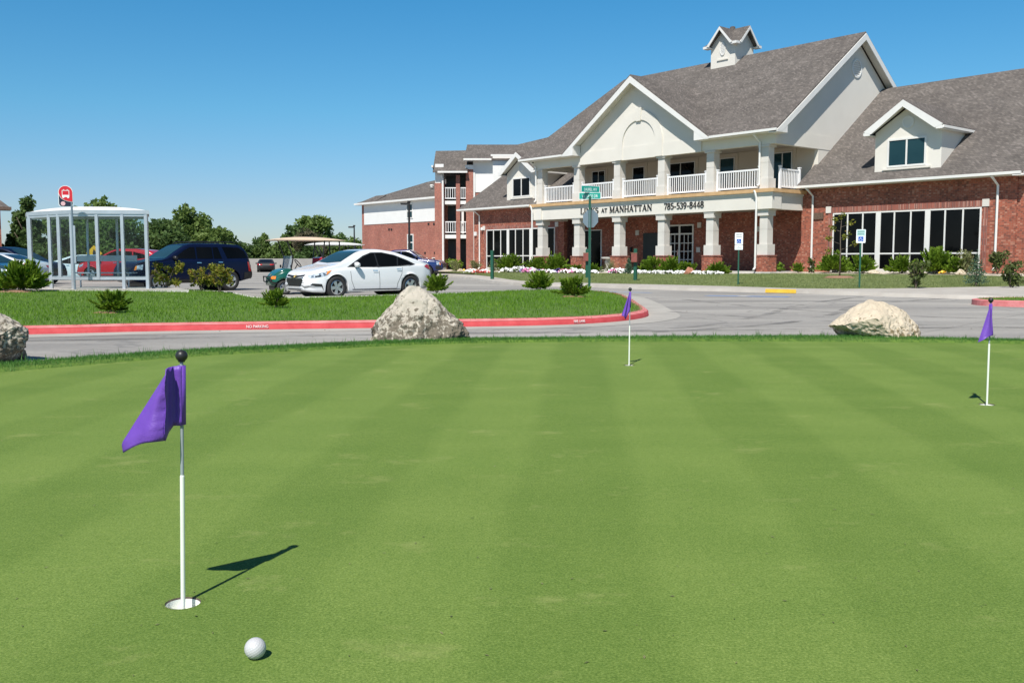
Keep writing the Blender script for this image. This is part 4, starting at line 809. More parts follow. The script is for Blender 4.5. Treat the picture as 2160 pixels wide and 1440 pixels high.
def loft(P):
    L, Wd, Rw = P['L'], P['W'], P['R']; xs = np.arange(-L / 2, L / 2 + .001, .05); ext = [-L / 2 + .015, L / 2 - .015]
    for xw in P['axles']: ext += [xw - Rw - P.get('gap', .055), xw + Rw + P.get('gap', .055), xw]
    xs = np.unique(np.round(np.r_[xs, ext], 3))
    dense = np.arange(-L / 2 - .5, L / 2 + .5, .01)
    def prof(pts, sg):
        y = np.interp(dense, [p[0] for p in pts], [p[1] for p in pts]); k = np.exp(-.5 * (np.arange(-30, 31) * .01 / sg) ** 2); k /= k.sum()
        return np.interp(xs, dense, np.convolve(np.pad(y, 30, 'edge'), k, 'valid'))
    top, belt, wid = prof(P['top'], .07), prof(P['belt'], .06), prof(P['wid'], .05) * Wd; zb = prof(P['bot'], .05)
    rows = []
    for i, x in enumerate(xs):
        w_, t, b, z0 = wid[i], top[i], min(belt[i], top[i] - .012), zb[i]; g = t - b; zm = z0 + (b - z0) * .52; wt = w_ * .955 - P.get('tumble', .33) * g
        c = [(0, z0), (w_ * .55, z0), (w_ * .90, z0 + .005), (w_ * .965, z0 + .06), (w_ * .985, z0 + .16), (w_ * 1.0, zm - .08), (w_ * .998, zm + .08), (w_ * .985, b - .09), (w_ * .965, b - .02), (w_ * .94, b),
             (w_ * .94 + (wt - w_ * .94) * .5, b + g * .52), (wt + .02 * min(1, g), b + g * .86), (wt * .93, b + g * .955), (wt * .8, b + g * .985), (wt * .45, b + g * .998), (0, t)]
        c = catmull(c, 2); za = 0
        for xw in P['axles']:
            Ra = Rw + P.get('gap', .055); dx = abs(x - xw)
            if dx < Ra: za = max(za, P.get('zw', Rw) + math.sqrt(Ra * Ra - dx * dx))
        c[:, 1] = np.maximum(c[:, 1], np.minimum(za, b - .03)) if za else c[:, 1]
        full = [(x, y, z) for y, z in c] + [(x, -y, z) for y, z in c[-2:0:-1]]; rows.append(full)
    return rows
def car_body(P, name, m, parent):
    rows = loft(P); n = len(rows[0]); mb = MB()
    V = [p for r in rows for p in r]; F = [(i * n + k, i * n + (k + 1) % n, (i + 1) * n + (k + 1) % n, (i + 1) * n + k) for i in range(len(rows) - 1) for k in range(n)]
    for base, r in ((0, rows[0]), ((len(rows) - 1) * n, rows[-1])):
        V.append(tuple(np.mean(np.array(r), 0))); c = len(V) - 1; F += [(base + k, base + (k + 1) % n, c) for k in range(n)]
    mb.v, mb.f = V, F; return mb.build(name, m, parent, True)
def wheel_mesh(r, wd):
    t = MB().lathe([(r * .66, -wd / 2 + .015), (r * .72, -wd / 2), (r * .93, -wd / 2), (r, -wd / 2 + .03), (r, wd / 2 - .03), (r * .93, wd / 2), (r * .72, wd / 2), (r * .66, wd / 2 - .015)], 32, (0, 0, 0), 'y')
    return t
def add_wheels(P, root, spokes=5, rimm='alloy'):
    r, wd, Wd = P['R'], P.get('tw', .2), P['W']; first = None
    for xw in P['axles']:
        for s in (1, -1):
            if first is None:
                o = wheel_mesh(r, wd).build('wheel', 'rubber', root, True); m = MB(); rr = r * .67
                m.lathe([(rr, wd / 2 - .02), (rr * .9, wd / 2 - .012), (rr * .86, wd / 2 - .05), (rr * .86, -wd / 2 + .03)], 32, (0, 0, 0), 'y'); m.lathe([(0, wd / 2 - .022), (rr * .22, wd / 2 - .025), (rr * .26, wd / 2 - .05)], 20, (0, 0, 0), 'y')
                for k in range(spokes):
                    a = 2 * math.pi * k / spokes + .3; d = Vector((math.cos(a), 0, math.sin(a))); q = Vector((-d.z, 0, d.x))
                    m.prism([d * rr * .15 + q * rr * .17 + Vector((0, wd / 2 - .05, 0)), d * rr * .93 + q * rr * .26 + Vector((0, wd / 2 - .05, 0)), d * rr * .93 - q * rr * .26 + Vector((0, wd / 2 - .05, 0)), d * rr * .15 - q * rr * .17 + Vector((0, wd / 2 - .05, 0))], (0, .03, 0))
                m.build('rim', rimm, o); MB().lathe([(0, wd / 2 - .075), (rr * .87, wd / 2 - .075)], 24, (0, 0, 0), 'y').build('brake_shadow_plate', 'black', o); first = o
            else: o = copy_tree(first, root)
            o.location = (xw, s * (Wd - wd / 2 - .012), P.get('zw', r)); o.rotation_euler = (0, random.uniform(0, 1.2), 0 if s > 0 else math.pi)
        ra = P['R'] + P.get('gap', .055) - .004; m = MB()
        m.lathe([(0, -Wd + wd + .07), (ra, -Wd + wd + .07), (ra, Wd - wd - .07), (0, Wd - wd - .07)], 32, (xw, 0, P.get('zw', r)), 'y'); m.build('wheel_well', 'black', root)
def seam(bvh, pts, root, side='y+', wd=.012, m='black'):
    for a, b in zip(pts, pts[1:]):
        d = Vector((b[0] - a[0], b[1] - a[1])).normalized(); q = Vector((-d.y, d.x)) * wd / 2
        yield [(a[0] + q.x, a[1] + q.y), (b[0] + q.x, b[1] + q.y), (b[0] - q.x, b[1] - q.y), (a[0] - q.x, a[1] - q.y)]
def seams(bvh, lines, root, name='door_seam', m='black', wd=.012, sides=('y+', 'y-')):
    for sd_ in sides:
        allv = MB()
        for pts in lines:
            for q in seam(bvh, pts, root, sd_, wd):
                o = patch(bvh, q, sd_, 'tmp', m, None, .0035, 3, False); base = len(allv.v); allv.v += [v.co[:] for v in o.data.vertices]; allv.f += [tuple(i + base for i in p.vertices) for p in o.data.polygons]; me = o.data; bpy.data.objects.remove(o); bpy.data.meshes.remove(me)
        allv.build(name, m, root)
def mirror_part(root, x, y, z, m, big=1.0):
    for s in (1, -1):
        b = MB().lathe([(0, -.09), (.06, -.075), (.085, 0), (.075, .06), (0, .075)], 14, (0, 0, 0), 'x'); b.v = [(x + q[0] * .9 * big, s * (y + .10 * big) + q[1] * 1.35 * big, z + q[2] * .95 * big) for q in b.v]; o = b.build('side_mirror', m, root, True)
        MB().bar((x - .01, s * (y - .03), z - .06), (x, s * (y + .06), z - .04), .06, .04).build('mirror_arm', 'black', o)
def handles(root, bvh, pts, m):
    for sd_ in ('y+', 'y-'):
        for x, z in pts: patch(bvh, [(x - .09, z - .012), (x + .09, z - .008), (x + .09, z + .022), (x - .09, z + .018)], sd_, 'handle', m, root, .028, 3)

def sedan(name, label, group, loc, heading, paint, plate=False, detail=True):
    root = empty(name, loc, heading); tag(root, label, 'car', group)
    P = dict(L=4.6, W=.90, R=.325, axles=(1.36, -1.34), tw=.215, gap=.06, tumble=.36,
             top=[(-2.3, .66), (-2.27, .93), (-2.15, 1.035), (-1.85, 1.075), (-1.45, 1.20), (-.85, 1.385), (-.3, 1.455), (.1, 1.45), (.5, 1.37), (.95, 1.15), (1.22, 1.005), (1.6, .93), (2.0, .83), (2.2, .74), (2.27, .66), (2.3, .56)],
             belt=[(-2.3, .60), (-2.2, .90), (-1.9, .995), (-1.4, .985), (0, .925), (1.0, .885), (1.3, .86), (1.9, .74), (2.2, .62), (2.3, .52)],
             wid=[(-2.3, .74), (-2.2, .87), (-1.9, .955), (-1.3, .995), (0, 1.0), (1.3, .99), (1.8, .95), (2.05, .87), (2.2, .76), (2.3, .60)],
             bot=[(-2.3, .34), (-2.1, .25), (-1.6, .19), (1.7, .17), (2.1, .19), (2.3, .25)])
    body = car_body(P, 'body', paint, root); B = bvh_of(body)
    # glass
    win = [[(.83, .935), (.36, 1.205), (.10, 1.30), (-.05, 1.325), (-.10, .935)], [(-.15, .935), (-.10, 1.328), (-.35, 1.325), (-.75, 1.255), (-.87, 1.22), (-.82, .955)], [(-.87, .96), (-.92, 1.205), (-1.2, 1.10), (-1.42, 1.0)]]
    for sd_ in ('y+', 'y-'):
        patch(B, [(.98, .915), (.36, 1.25), (.05, 1.35), (-.35, 1.355), (-.8, 1.275), (-1.25, 1.12), (-1.56, .985), (-1.3, .945), (-.1, .905)], sd_, 'window_surround', 'black', root, .004)
        for q in win: patch(B, q, sd_, 'window', 'glass', root, .008)
    patch(B, [(1.10, .66), (.36, .545), (.33, 0), (.36, -.545), (1.10, -.66), (1.17, 0)], 'z', 'windshield', 'glass_teal', root, .006, 7)
    patch(B, [(-.92, .52), (-1.58, .60), (-1.63, 0), (-1.58, -.60), (-.92, -.52), (-.88, 0)], 'z', 'rear_window', 'glass', root, .006, 7)
    add_wheels(P, root); mirror_part(root, .70, .86, .985, paint)
    if detail:
        seams(B, [[(.90, .88), (.86, .5), (.74, .25)], [(-.13, .90), (-.16, .27)], [(-1.02, .96), (-.98, .7), (-.82, .42), (-.80, .27)], [(.74, .262), (-.80, .262)]], root)
        handles(root, B, [(.02, .80), (-.86, .835)], 'chrome')
        # front: grilles, lamps, emblem
        patch(B, [(-.50, .645), (0, .60), (.50, .645), (.52, .70), (.2, .675), (-.2, .675), (-.52, .70)], 'x+', 'upper_grille', 'black', root, .006)
        patch(B, [(-.44, .585), (.44, .585), (.50, .54), (.36, .36), (-.36, .36), (-.50, .54)], 'x+', 'lower_grille', 'black', root, .006)
        patch(B, [(-.52, .60), (0, .555 + .03), (.52, .60), (.52, .622), (0, .598 + .008), (-.52, .622)], 'x+', 'grille_bar', 'chrome', root, .009)
        patch(B, [(-.40, .285), (.40, .285), (.36, .255), (-.36, .255)], 'x+', 'lower_intake', 'black', root, .006)
        patch(B, [(-.085, .662), (-.03, .662), (-.03, .684), (.03, .684), (.03, .662), (.085, .662), (.07, .635), (.03, .635), (.03, .615), (-.03, .615), (-.03, .635), (-.07, .635)], 'x+', 'emblem', 'gold', root, .014, 2)
        for s in (1, -1):
            sd_ = 'y+' if s > 0 else 'y-'
            patch(B, [(1.50, .83), (1.78, .765), (2.08, .70), (2.20, .665), (2.17, .60), (1.95, .625), (1.72, .68)], sd_, 'headlight', 'lens', root, .007, 4)
            patch(B, [(1.50, .83), (1.66, .79), (1.72, .69), (1.68, .70)], sd_, 'turn_signal', 'amber', root, .011, 3)
            patch(B, [(1.86, .69), (2.05, .655), (2.03, .625), (1.88, .655)], sd_, 'lamp_shade', 'dark', root, .012, 3)
            patch(B, [(1.86, .43), (2.12, .45), (2.17, .40), (2.05, .37), (1.86, .36), (1.82, .27), (1.80, .27)], sd_, 'fog_recess', 'black', root, .008, 3)
            patch(B, [(-2.04, .99), (-2.2, .93), (-2.24, .80), (-2.02, .86), (-1.88, .93)], sd_, 'tail_light', 'redlens', root, .008, 4)
            patch(B, [(1.0, .245), (.3, .235), (-.9, .235), (-.98, .262), (.3, .262), (1.0, .272)], sd_, 'sill_trim', 'dark', root, .005, 3)
    else:
        for s in (1, -1):
            sd_ = 'y+' if s > 0 else 'y-'
            patch(B, [(-2.04, .99), (-2.2, .93), (-2.24, .80), (-2.02, .86), (-1.88, .93)], sd_, 'tail_light', 'redlens', root, .008, 4)
            patch(B, [(1.50, .83), (1.78, .765), (2.08, .70), (2.20, .665), (2.17, .60), (1.95, .625), (1.72, .68)], sd_, 'headlight', 'lens', root, .007, 4)
            patch(B, [(s * .35, .90), (s * .66, .90), (s * .68, .80), (s * .4, .79)], 'x-', 'tail_light', 'redlens', root, .008, 3)
        handles(root, B, [(.02, .80), (-.86, .835)], 'chrome')
    return root
def suv(name, label, group, loc, heading, paint, kind='boxy', s=1.0):
    root = empty(name, loc, heading); tag(root, label, 'car', group); root.scale = (s, s, s)
    P = dict(L=4.8, W=.935, R=.375, axles=(1.47, -1.42), tw=.245, gap=.075, tumble=.26,
             top=[(-2.4, .80), (-2.36, 1.20), (-2.18, 1.62), (-1.95, 1.76), (-1.2, 1.80), (-.2, 1.80), (.25, 1.76), (.75, 1.47), (1.08, 1.24), (1.25, 1.185), (2.0, 1.11), (2.25, 1.03), (2.36, .90), (2.4, .75)],
             belt=[(-2.4, .72), (-2.3, 1.12), (-1.8, 1.19), (.8, 1.155), (1.2, 1.12), (2.0, 1.04), (2.3, .92), (2.4, .70)],
             wid=[(-2.4, .88), (-2.25, .95), (-1.9, .985), (0, 1.0), (1.6, .985), (2.1, .94), (2.3, .86), (2.4, .76)], bot=[(-2.4, .46), (-2.1, .40), (-1.8, .33), (1.9, .33), (2.2, .36), (2.4, .44)])
    if kind == 'crossover':
        P.update(L=4.5, R=.35, axles=(1.36, -1.32), gap=.06, top=[(-2.25, .75), (-2.2, 1.05), (-2.0, 1.42), (-1.7, 1.60), (-1.0, 1.68), (-.1, 1.68), (.3, 1.60), (.85, 1.30), (1.15, 1.12), (1.35, 1.05), (1.9, .96), (2.12, .86), (2.2, .75), (2.25, .62)],
                 belt=[(-2.25, .7), (-2.1, 1.05), (-1.7, 1.10), (.8, 1.03), (1.25, .99), (1.9, .88), (2.15, .74), (2.25, .56)], wid=[(-2.25, .82), (-2.1, .93), (-1.7, .985), (0, 1.0), (1.5, .98), (1.95, .92), (2.15, .82), (2.25, .68)], bot=[(-2.25, .42), (-2, .32), (-1.7, .25), (1.7, .24), (2.05, .26), (2.25, .34)])
    if kind == 'pickup':
        P.update(L=5.2, axles=(1.62, -1.55), top=[(-2.6, .85), (-2.58, 1.14), (-1.0, 1.15), (-.96, 1.3), (-.8, 1.62), (-.5, 1.72), (.35, 1.74), (.6, 1.66), (1.15, 1.27), (1.35, 1.16), (2.2, 1.09), (2.45, 1.0), (2.55, .88), (2.6, .75)],
                 belt=[(-2.6, .82), (-2.55, 1.11), (-1.0, 1.11), (1.0, 1.10), (1.35, 1.07), (2.2, 1.0), (2.5, .88), (2.6, .7)], wid=[(-2.6, .93), (-2.4, .98), (0, 1.0), (1.8, .985), (2.3, .94), (2.5, .86), (2.6, .76)], bot=[(-2.6, .5), (-2.2, .42), (2.1, .38), (2.4, .42), (2.6, .48)])
    body = car_body(P, 'body', paint, root); B = bvh_of(body)
    if kind == 'boxy':
        wins = [[(.86, 1.22), (.42, 1.52), (.16, 1.64), (-.02, 1.645), (-.02, 1.22)], [(-.08, 1.22), (-.08, 1.645), (-.72, 1.65), (-.72, 1.22)], [(-.76, 1.22), (-.76, 1.65), (-.98, 1.65), (-1.10, 1.22)], [(-1.32, 1.23), (-1.16, 1.66), (-1.85, 1.64), (-2.10, 1.5), (-2.22, 1.25)]]
        ws = [(1.12, .69), (.36, .60), (.30, 0), (.36, -.60), (1.12, -.69), (1.19, 0)]; hp = [(-.02 + .16 - .25, 1.06), (-1.0, 1.08)]
        sm = [[(.93, 1.14), (.92, .62), (.84, .42)], [(-.05, 1.16), (-.05, .42)], [(-1.14, 1.18), (-1.1, .98), (-.95, .72), (-.93, .42)], [(.84, .42), (-.93, .42)]]
        tl = [(-2.18, 1.10), (-2.32, 1.06), (-2.35, .72), (-2.22, .74)]; hl = [(2.02, 1.00), (2.26, .95), (2.32, .80), (2.06, .82)]; bump = (-2.0, -2.40, .46, .70)
    elif kind == 'crossover':
        wins = [[(.92, 1.09), (.45, 1.40), (.1, 1.54), (-.05, 1.55), (-.05, 1.08)], [(-.1, 1.08), (-.1, 1.55), (-.85, 1.52), (-.9, 1.10)], [(-.95, 1.12), (-.92, 1.51), (-1.5, 1.38), (-1.72, 1.2)]]
        ws = [(1.18, .67), (.36, .57), (.3, 0), (.36, -.57), (1.18, -.67), (1.25, 0)]; hp = [(.0, .94), (-.9, .97)]; sm = [[(.95, 1.02), (.88, .35)], [(-.08, 1.05), (-.1, .35)], [(-1.0, 1.1), (-.95, .7), (-.82, .35)]]
        tl = [(-1.95, 1.12), (-2.12, 1.0), (-2.16, .88), (-1.9, .95)]; hl = [(1.75, .90), (2.05, .82), (2.12, .70), (1.85, .74)]; bump = None
    else:
        wins = [[(1.0, 1.18), (.62, 1.48), (.36, 1.60), (.02, 1.61), (.0, 1.18)], [(-.05, 1.18), (-.05, 1.61), (-.45, 1.59), (-.68, 1.5), (-.74, 1.19)]]
        ws = [(1.25, .69), (.66, .60), (.6, 0), (.66, -.60), (1.25, -.69), (1.3, 0)]; hp = [(.12, 1.03)]; sm = [[(1.05, 1.08), (1.0, .45)], [(-.02, 1.1), (-.02, .45)], [(-.9, 1.1), (-.9, .45)]]
        tl = [(-2.45, 1.08), (-2.57, 1.07), (-2.57, .8), (-2.46, .8)]; hl = [(2.24, .99), (2.46, .93), (2.52, .76), (2.28, .78)]; bump = (2.2, 2.6, .5, .72)
    for sd_ in ('y+', 'y-'):
        for q in wins: patch(B, q, sd_, 'window', 'glass', root, .007)
        patch(B, tl, sd_, 'tail_light', 'redlens', root, .008, 3); patch(B, hl, sd_, 'headlight', 'lens', root, .008, 3)
        patch(B, [(hl[1][0] - .04, hl[1][1]), (hl[1][0], hl[1][1]), (hl[2][0], hl[2][1]), (hl[2][0] - .06, hl[2][1])], sd_, 'turn_signal', 'amber', root, .012, 3)
        if bump: x0, x1, z0, z1 = bump; patch(B, [(x0, z0), (x1, z0), (x1, z1), (x0 + .02 * (1 if x1 > x0 else -1), z1)], sd_, 'bumper', 'dark', root, .014, 5)
    patch(B, ws, 'z', 'windshield', 'glass_teal', root, .006, 7)
    if kind != 'pickup': patch(B, [(-.55, 1.25), (.55, 1.25), (.5, 1.58), (-.5, 1.58)] if kind == 'boxy' else [(-.5, 1.12), (.5, 1.12), (.42, 1.42), (-.42, 1.42)], 'x-', 'rear_window', 'glass', root, .006)
    patch(B, [(-.55, .9 if kind != 'crossover' else .72), (.55, .9 if kind != 'crossover' else .72), (.5, .62 if kind != 'crossover' else .5), (-.5, .62 if kind != 'crossover' else .5)], 'x+', 'grille', 'black', root, .008)
    if kind == 'boxy':
        m = MB()
        for s_ in (1, -1): m.tube([(.1, s_ * .58, 1.79), (.0, s_ * .60, 1.85), (-1.7, s_ * .60, 1.85), (-1.85, s_ * .58, 1.79)], .022, 6)
        for x in (-.2, -1.45): m.bar((x, -.6, 1.85), (x, .6, 1.85), .05, .03)
        m.build('roof_rack', 'black', root)
        for sd_ in ('y+', 'y-'): patch(B, [(1.0, .46), (-.95, .46), (-.95, .33), (1.0, .33)], sd_, 'lower_cladding', 'dark', root, .01, 5)
    add_wheels(P, root, 5, 'alloy'); seams(B, sm, root); handles(root, B, hp, 'chrome'); mirror_part(root, .85 if kind != 'pickup' else 1.0, P['W'] * .93, 1.24 if kind != 'crossover' else 1.1, 'black', 1.05)
    return root
Z0 = -.02
hd = lambda x, y: math.atan2(y, x)
sedan('sedan', 'white sedan with gold grille emblem parked facing front behind the middle boulder', 'cars in the parking lot', (-4.68, 29.22, Z0), hd(-.755, -.655), 'paint_white').scale = (.965, 1, 1)
suv('suv', 'dark navy boxy SUV with roof rack parked behind the two yellowish bushes', 'cars in the parking lot', (-12.0, 34.8, Z0), hd(-.68, -.733), 'paint_navy', 'boxy', .965)
suv('pickup_truck', 'dark blue pickup with amber signal half hidden behind the white sedan', 'cars in the parking lot', (-7.35, 65.05, -.02), hd(1, -.13), 'paint_blue', 'pickup', 1.07)
suv('crossover', 'bright red crossover seen through the glass of the bus shelter', 'cars in the parking lot', (-21.4, 52.5, Z0), hd(-1, .1), 'paint_red', 'crossover', 1.05)
suv('minivan', 'dark navy minivan at the left edge with its nose towards the shelter', 'cars in the parking lot', (-23.9, 45.5, Z0), hd(1, -.12), 'paint_navy', 'crossover', 1.05)
sedan('sedan', 'white car with red tail lights in front of the navy minivan', 'cars in the parking lot', (-22.5, 41.2, Z0), hd(-1, .12), 'paint_white', detail=False)
sedan('sedan', 'dark teal car lowest at the left frame edge behind the junipers', 'cars in the parking lot', (-20.9, 37.2, Z0), hd(1, -.16), 'paint_teal', detail=False)
sedan('sedan', 'white sedan in the row behind the shelter left of the red crossover', 'cars in the parking lot', (-24.1, 54.5, Z0), hd(1, -.2), 'paint_white', detail=False)
sedan('sedan', 'second white car behind the yellow sign seen through the shelter', 'cars in the parking lot', (-24.0, 60, Z0), hd(1, .1), 'paint_white', detail=False)
o = sedan('sedan', 'small black car far off by the pale boundary wall', 'cars in the parking lot', (-24.3, 94, Z0), hd(-.25, 1), 'black', detail=False); o.scale = (.92, .96, .86)

# golf carts
def golf_cart(label, loc, heading, bodym, roofm, first):
    root = empty('golf_cart', loc, heading); tag(root, label, 'golf cart', 'golf carts')
    P = dict(L=2.4, W=.60, R=.23, axles=(.82, -.82), gap=.05, top=[(-1.2, .60), (-1.1, .74), (-.3, .76), (-.22, .42), (.36, .40), (.46, .80), (.56, .86), (.8, .84), (1.05, .72), (1.17, .58), (1.2, .5)], belt=[(-1.2, .55), (-1.1, .68), (-.3, .70), (-.22, .37), (.36, .36), (.46, .74), (.8, .76), (1.05, .64), (1.2, .45)],
             wid=[(-1.2, .85), (-1.0, .98), (.5, .98), (.9, .9), (1.1, .74), (1.2, .55)], bot=[(-1.2, .3), (-1, .24), (1, .24), (1.2, .3)], tumble=.2)
    b = car_body(P, 'body', bodym, root); B = bvh_of(b); add_wheels(P, root, 6, 'alloy')
    m = MB()
    for i in range(9):
        pass
    rf = []
    for i, x in enumerate(np.linspace(-1.22, 1.12, 17)):
        e = math.sin(math.pi * i / 16); rf.append([(x, y, 1.80 + .11 * e ** .6 * (1 - (abs(y) / .66) ** 3) - .02) for y in np.linspace(-.62, .62, 13)])
    m.grid(rf); m.grid([[(p[0], p[1], 1.755) for p in r] for r in rf])
    rim = [rf[0][j] for j in range(13)] + [rf[i][12] for i in range(1, 17)] + [rf[16][j] for j in range(11, -1, -1)] + [rf[i][0] for i in range(15, 0, -1)]
    rim = rim + rim[:1]; m.grid([[(p[0], p[1], p[2]), (p[0] * 1.015, p[1] * 1.02, 1.775), (p[0], p[1], 1.755)] for p in rim]); m.build('roof', roofm, root, False)
    m = MB()
    for s in (1, -1):
        for q in ([(.60, s * .52, .78), (.52, s * .54, 1.2), (.72, s * .55, 1.77)], [(-.42, s * .52, .72), (-.55, s * .54, 1.77)], [(-1.1, s * .5, .7), (-1.05, s * .54, 1.77)]): MB().tube(q, .022, 6).build('roof_strut', 'black', root)
    MB().prism([(.59, -.5, .80), (.59, .5, .80), (.55, .5, 1.26), (.55, -.5, 1.26)], (.008, 0, 0)).build('windshield', 'cart_glass', root)
    m = MB().box(-.45, .06, -.52, .52, .74, .86); m.box(-.56, -.44, -.52, .52, .90, 1.22); m.build('seat', 'paint_red' if first else 'cart_white', root, False, .03)
    wl = MB().lathe([(.165, 0), (.18, .012), (.165, .024), (.15, .012), (.165, 0)], 20); wl.v = [(q[0] * .6 + .28 - q[2] * .8, q[1] + .22, q[0] * .75 + 1.0 + q[2]) for q in wl.v]; wl.tube([(.28, .22, 1.0), (.45, .22, .7)], .015, 6); wl.build('steering_wheel', 'black', root)
    for s in (1, -1): patch(B, [(s * .30, .60), (s * .44, .60), (s * .44, .50), (s * .30, .50)], 'x+', 'headlight', 'amber', root, .01, 3)
    patch(B, [(-.05, .66), (.05, .66), (.05, .60), (-.05, .60)], 'x+', 'emblem', 'gold', root, .01, 2)
    MB().tube([(1.0, -.45, .35), (1.24, -.45, .42), (1.26, -.42, .58), (1.26, .42, .58), (1.24, .45, .42), (1.0, .45, .35)], .022, 6).build('bumper', 'black', root)
    for s in (1, -1): mm = MB().lathe([(0, -.05), (.05, -.03), (.05, .03), (0, .05)], 10, (0, 0, 0), 'x'); mm.v = [(q[0] * .5 + .62, q[1] + s * .64, q[2] + .92) for q in mm.v]; mm.build('side_mirror', 'black', root)
    return root
golf_cart('green golf cart with tan roof standing behind the white sedan', (-6.95, 31.8, Z0), hd(-1, -.55), 'paint_green', 'cart_tan', True)
golf_cart('golf cart with plain white roof standing behind the green one', (-7.6, 40.5, Z0), hd(-1, -.35), 'cart_white', 'cart_white', False)

# ------------------------------------------------------------------ bus shelter, signs, posts
SH = empty('bus_shelter', (-13.2, 28.6, .235)); tag(SH, 'glass and aluminium bus shelter with a white domed roof', 'bus shelter')
SHt = 2.24; PL = [Vector(p) for p in ((2.16, .2), (0, 0), (-1.9, 1.28), (-2.45, 2.3), (1.5, 1.95))]   # plan: front right, front corner, left end, back left, back right
fr, gl = MB(), MB()
def post(p, z0=0, w_=.045): fr.box(p.x - w_, p.x + w_, p.y - w_, p.y + w_, z0, SHt)
def run(a, b, ts, glazed, thin=.028, w_=.04):
    d = (b - a); ps = [a + d * t for t in ts]; u = d.normalized() * w_
    for i in range(len(ps) - 1):
        p, q = ps[i] + u, ps[i + 1] - u
        fr.bar((p.x, p.y, SHt - .035), (q.x, q.y, SHt - .035), .06, .07)
        if glazed[i]:
            fr.bar((p.x, p.y, .315), (q.x, q.y, .315), .06, .09); n = Vector((-u.y, u.x)).normalized() * .004
            gl.prism([(p.x + n.x, p.y + n.y, .36), (q.x + n.x, q.y + n.y, .36), (q.x + n.x, q.y + n.y, SHt - .07), (p.x + n.x, p.y + n.y, SHt - .07)], (-2 * n.x, -2 * n.y, 0))
run(PL[0], PL[1], (0, .32, .66, 1), (1, 1, 1)); run(PL[1], PL[2], (0, .30, .52, 1), (1, 1, 0)); run(PL[4], PL[3], (0, .25, .5, .75, 1), (1, 1, 1, 1), w_=.03); run(PL[0], PL[4], (0, 1), (1,))
for p, z0 in [(PL[0], 0), (PL[0].lerp(PL[1], .32), 0), (PL[0].lerp(PL[1], .66), .27), (PL[1], 0), (PL[1].lerp(PL[2], .30), .27), (PL[1].lerp(PL[2], .52), 0), (PL[2], 0), (PL[3], 0), (PL[4], 0)]: post(p, z0)
for t in (.25, .5, .75): post(PL[4].lerp(PL[3], t), .27, .03)
fr.build('frame', 'alu', SH); gl.build('glass_panel', 'shelter_glass', SH)
cen = sum(PL, Vector((0, 0))) / 5; RO = [cen + (p - cen) * 1.05 for p in PL]
MB().prism([(p.x, p.y, SHt + .002) for p in RO], (0, 0, .115)).build('roof_frame', 'alu', SH)
edge = []
for i in range(5):
    for t in np.linspace(0, 1, 8, endpoint=False): edge.append(cen + (RO[i].lerp(RO[(i + 1) % 5], t) - cen) * .95)
edge.append(edge[0]); MB().grid([[(*(cen + (e - cen) * k), SHt + .119 + .15 * (1 - k ** 2.6)) for k in np.linspace(1, 0.001, 9)] for e in edge]).build('roof_dome', 'cart_white', SH, True)
m = MB(); bd = (PL[3] - PL[4]).normalized(); bn = Vector((bd.y, -bd.x)); bn = bn if bn.dot(cen - PL[4]) > 0 else -bn
for off, hw_, z0, h_ in ((.30, .19, .46, .04), (.10, .02, .92, .19)):
    p, q = PL[4] + bd * .3 + bn * off, PL[4] + bd * 2.3 + bn * off; m.bar((p.x, p.y, z0), (q.x, q.y, z0), hw_ * 2, h_)
for t in (.5, 2.1): p = PL[4] + bd * t + bn * .3; m.box(p.x - .02, p.x + .02, p.y - .02, p.y + .02, 0, .44)
m.build('bench', 'alu', SH)

def rounded(poly_r, n=6):
    out = []
    for (x, z), r, a0 in poly_r: out += [(x + r * math.cos(R(a0 + 90 * i / n)), z + r * math.sin(R(a0 + 90 * i / n))) for i in range(n + 1)]
    return out
def plate(name, pts, y, th, m, parent): return MB().prism([(x, y, z) for x, z in pts], (0, th, 0)).build(name, m, parent)
BS = empty('bus_stop_sign', (-13.05, 28.0, .21), R(12)); tag(BS, 'red and navy bus stop sign on a grey pole before the shelter', 'sign')
m = MB().tube([(.14, .02, -.1), (.14, .02, 2.84)], .03, 10); m.build('pole', 'sign_back', BS); MB().box(.165, .215, -.03, .03, .8, 1.9).build('timetable_case', 'alu', BS)
s0 = 2.44; outl = rounded([((.10, s0 + .09), .09, -90), ((-.01, s0 + .42), .20, 0), ((-.01, s0 + .42), .20, 90), ((-.12, s0 + .09), .09, 180)])
plate('sign_plate', outl, 0, .012, 'sign_white', BS)
inn = [(x * .93, s0 + .31 + (z - s0 - .31) * .95) for x, z in outl]; plate('navy_field', inn, -.004, .003, 'sign_navy', BS)
tear = [(.175, s0 + .155)] + [(-.01 + .185 * math.cos(R(a)), s0 + .42 + .185 * math.sin(R(a))) for a in range(0, 200, 12)] + [(-.17, s0 + .33), (-.13, s0 + .26), (-.06, s0 + .205), (.06, s0 + .165)]
plate('white_outline', [(x * 1.04, z - .012) for x, z in tear if True], -.006, .0015, 'sign_white', BS); plate('red_teardrop', tear, -.010, .003, 'sign_red', BS)
m = MB()
for a, b, c, d in ((-.10, .10, .285, .345), (-.10, -.085, .345, .48), (.085, .10, .345, .48), (-.085, .085, .465, .48), (-.09, -.04, .255, .285), (.04, .09, .255, .285), (-.07, -.035, .49, .505), (.035, .07, .49, .505)): m.box(a - .005, b - .005, -.0135, -.0105, s0 + c, s0 + d)
m.build('bus_symbol', 'sign_white', BS)
plate('pink_disc', [(-.085 + .062 * math.cos(R(a)), s0 + .095 + .062 * math.sin(R(a))) for a in range(0, 360, 15)], -.0075, .0025, 'sign_pink', BS)
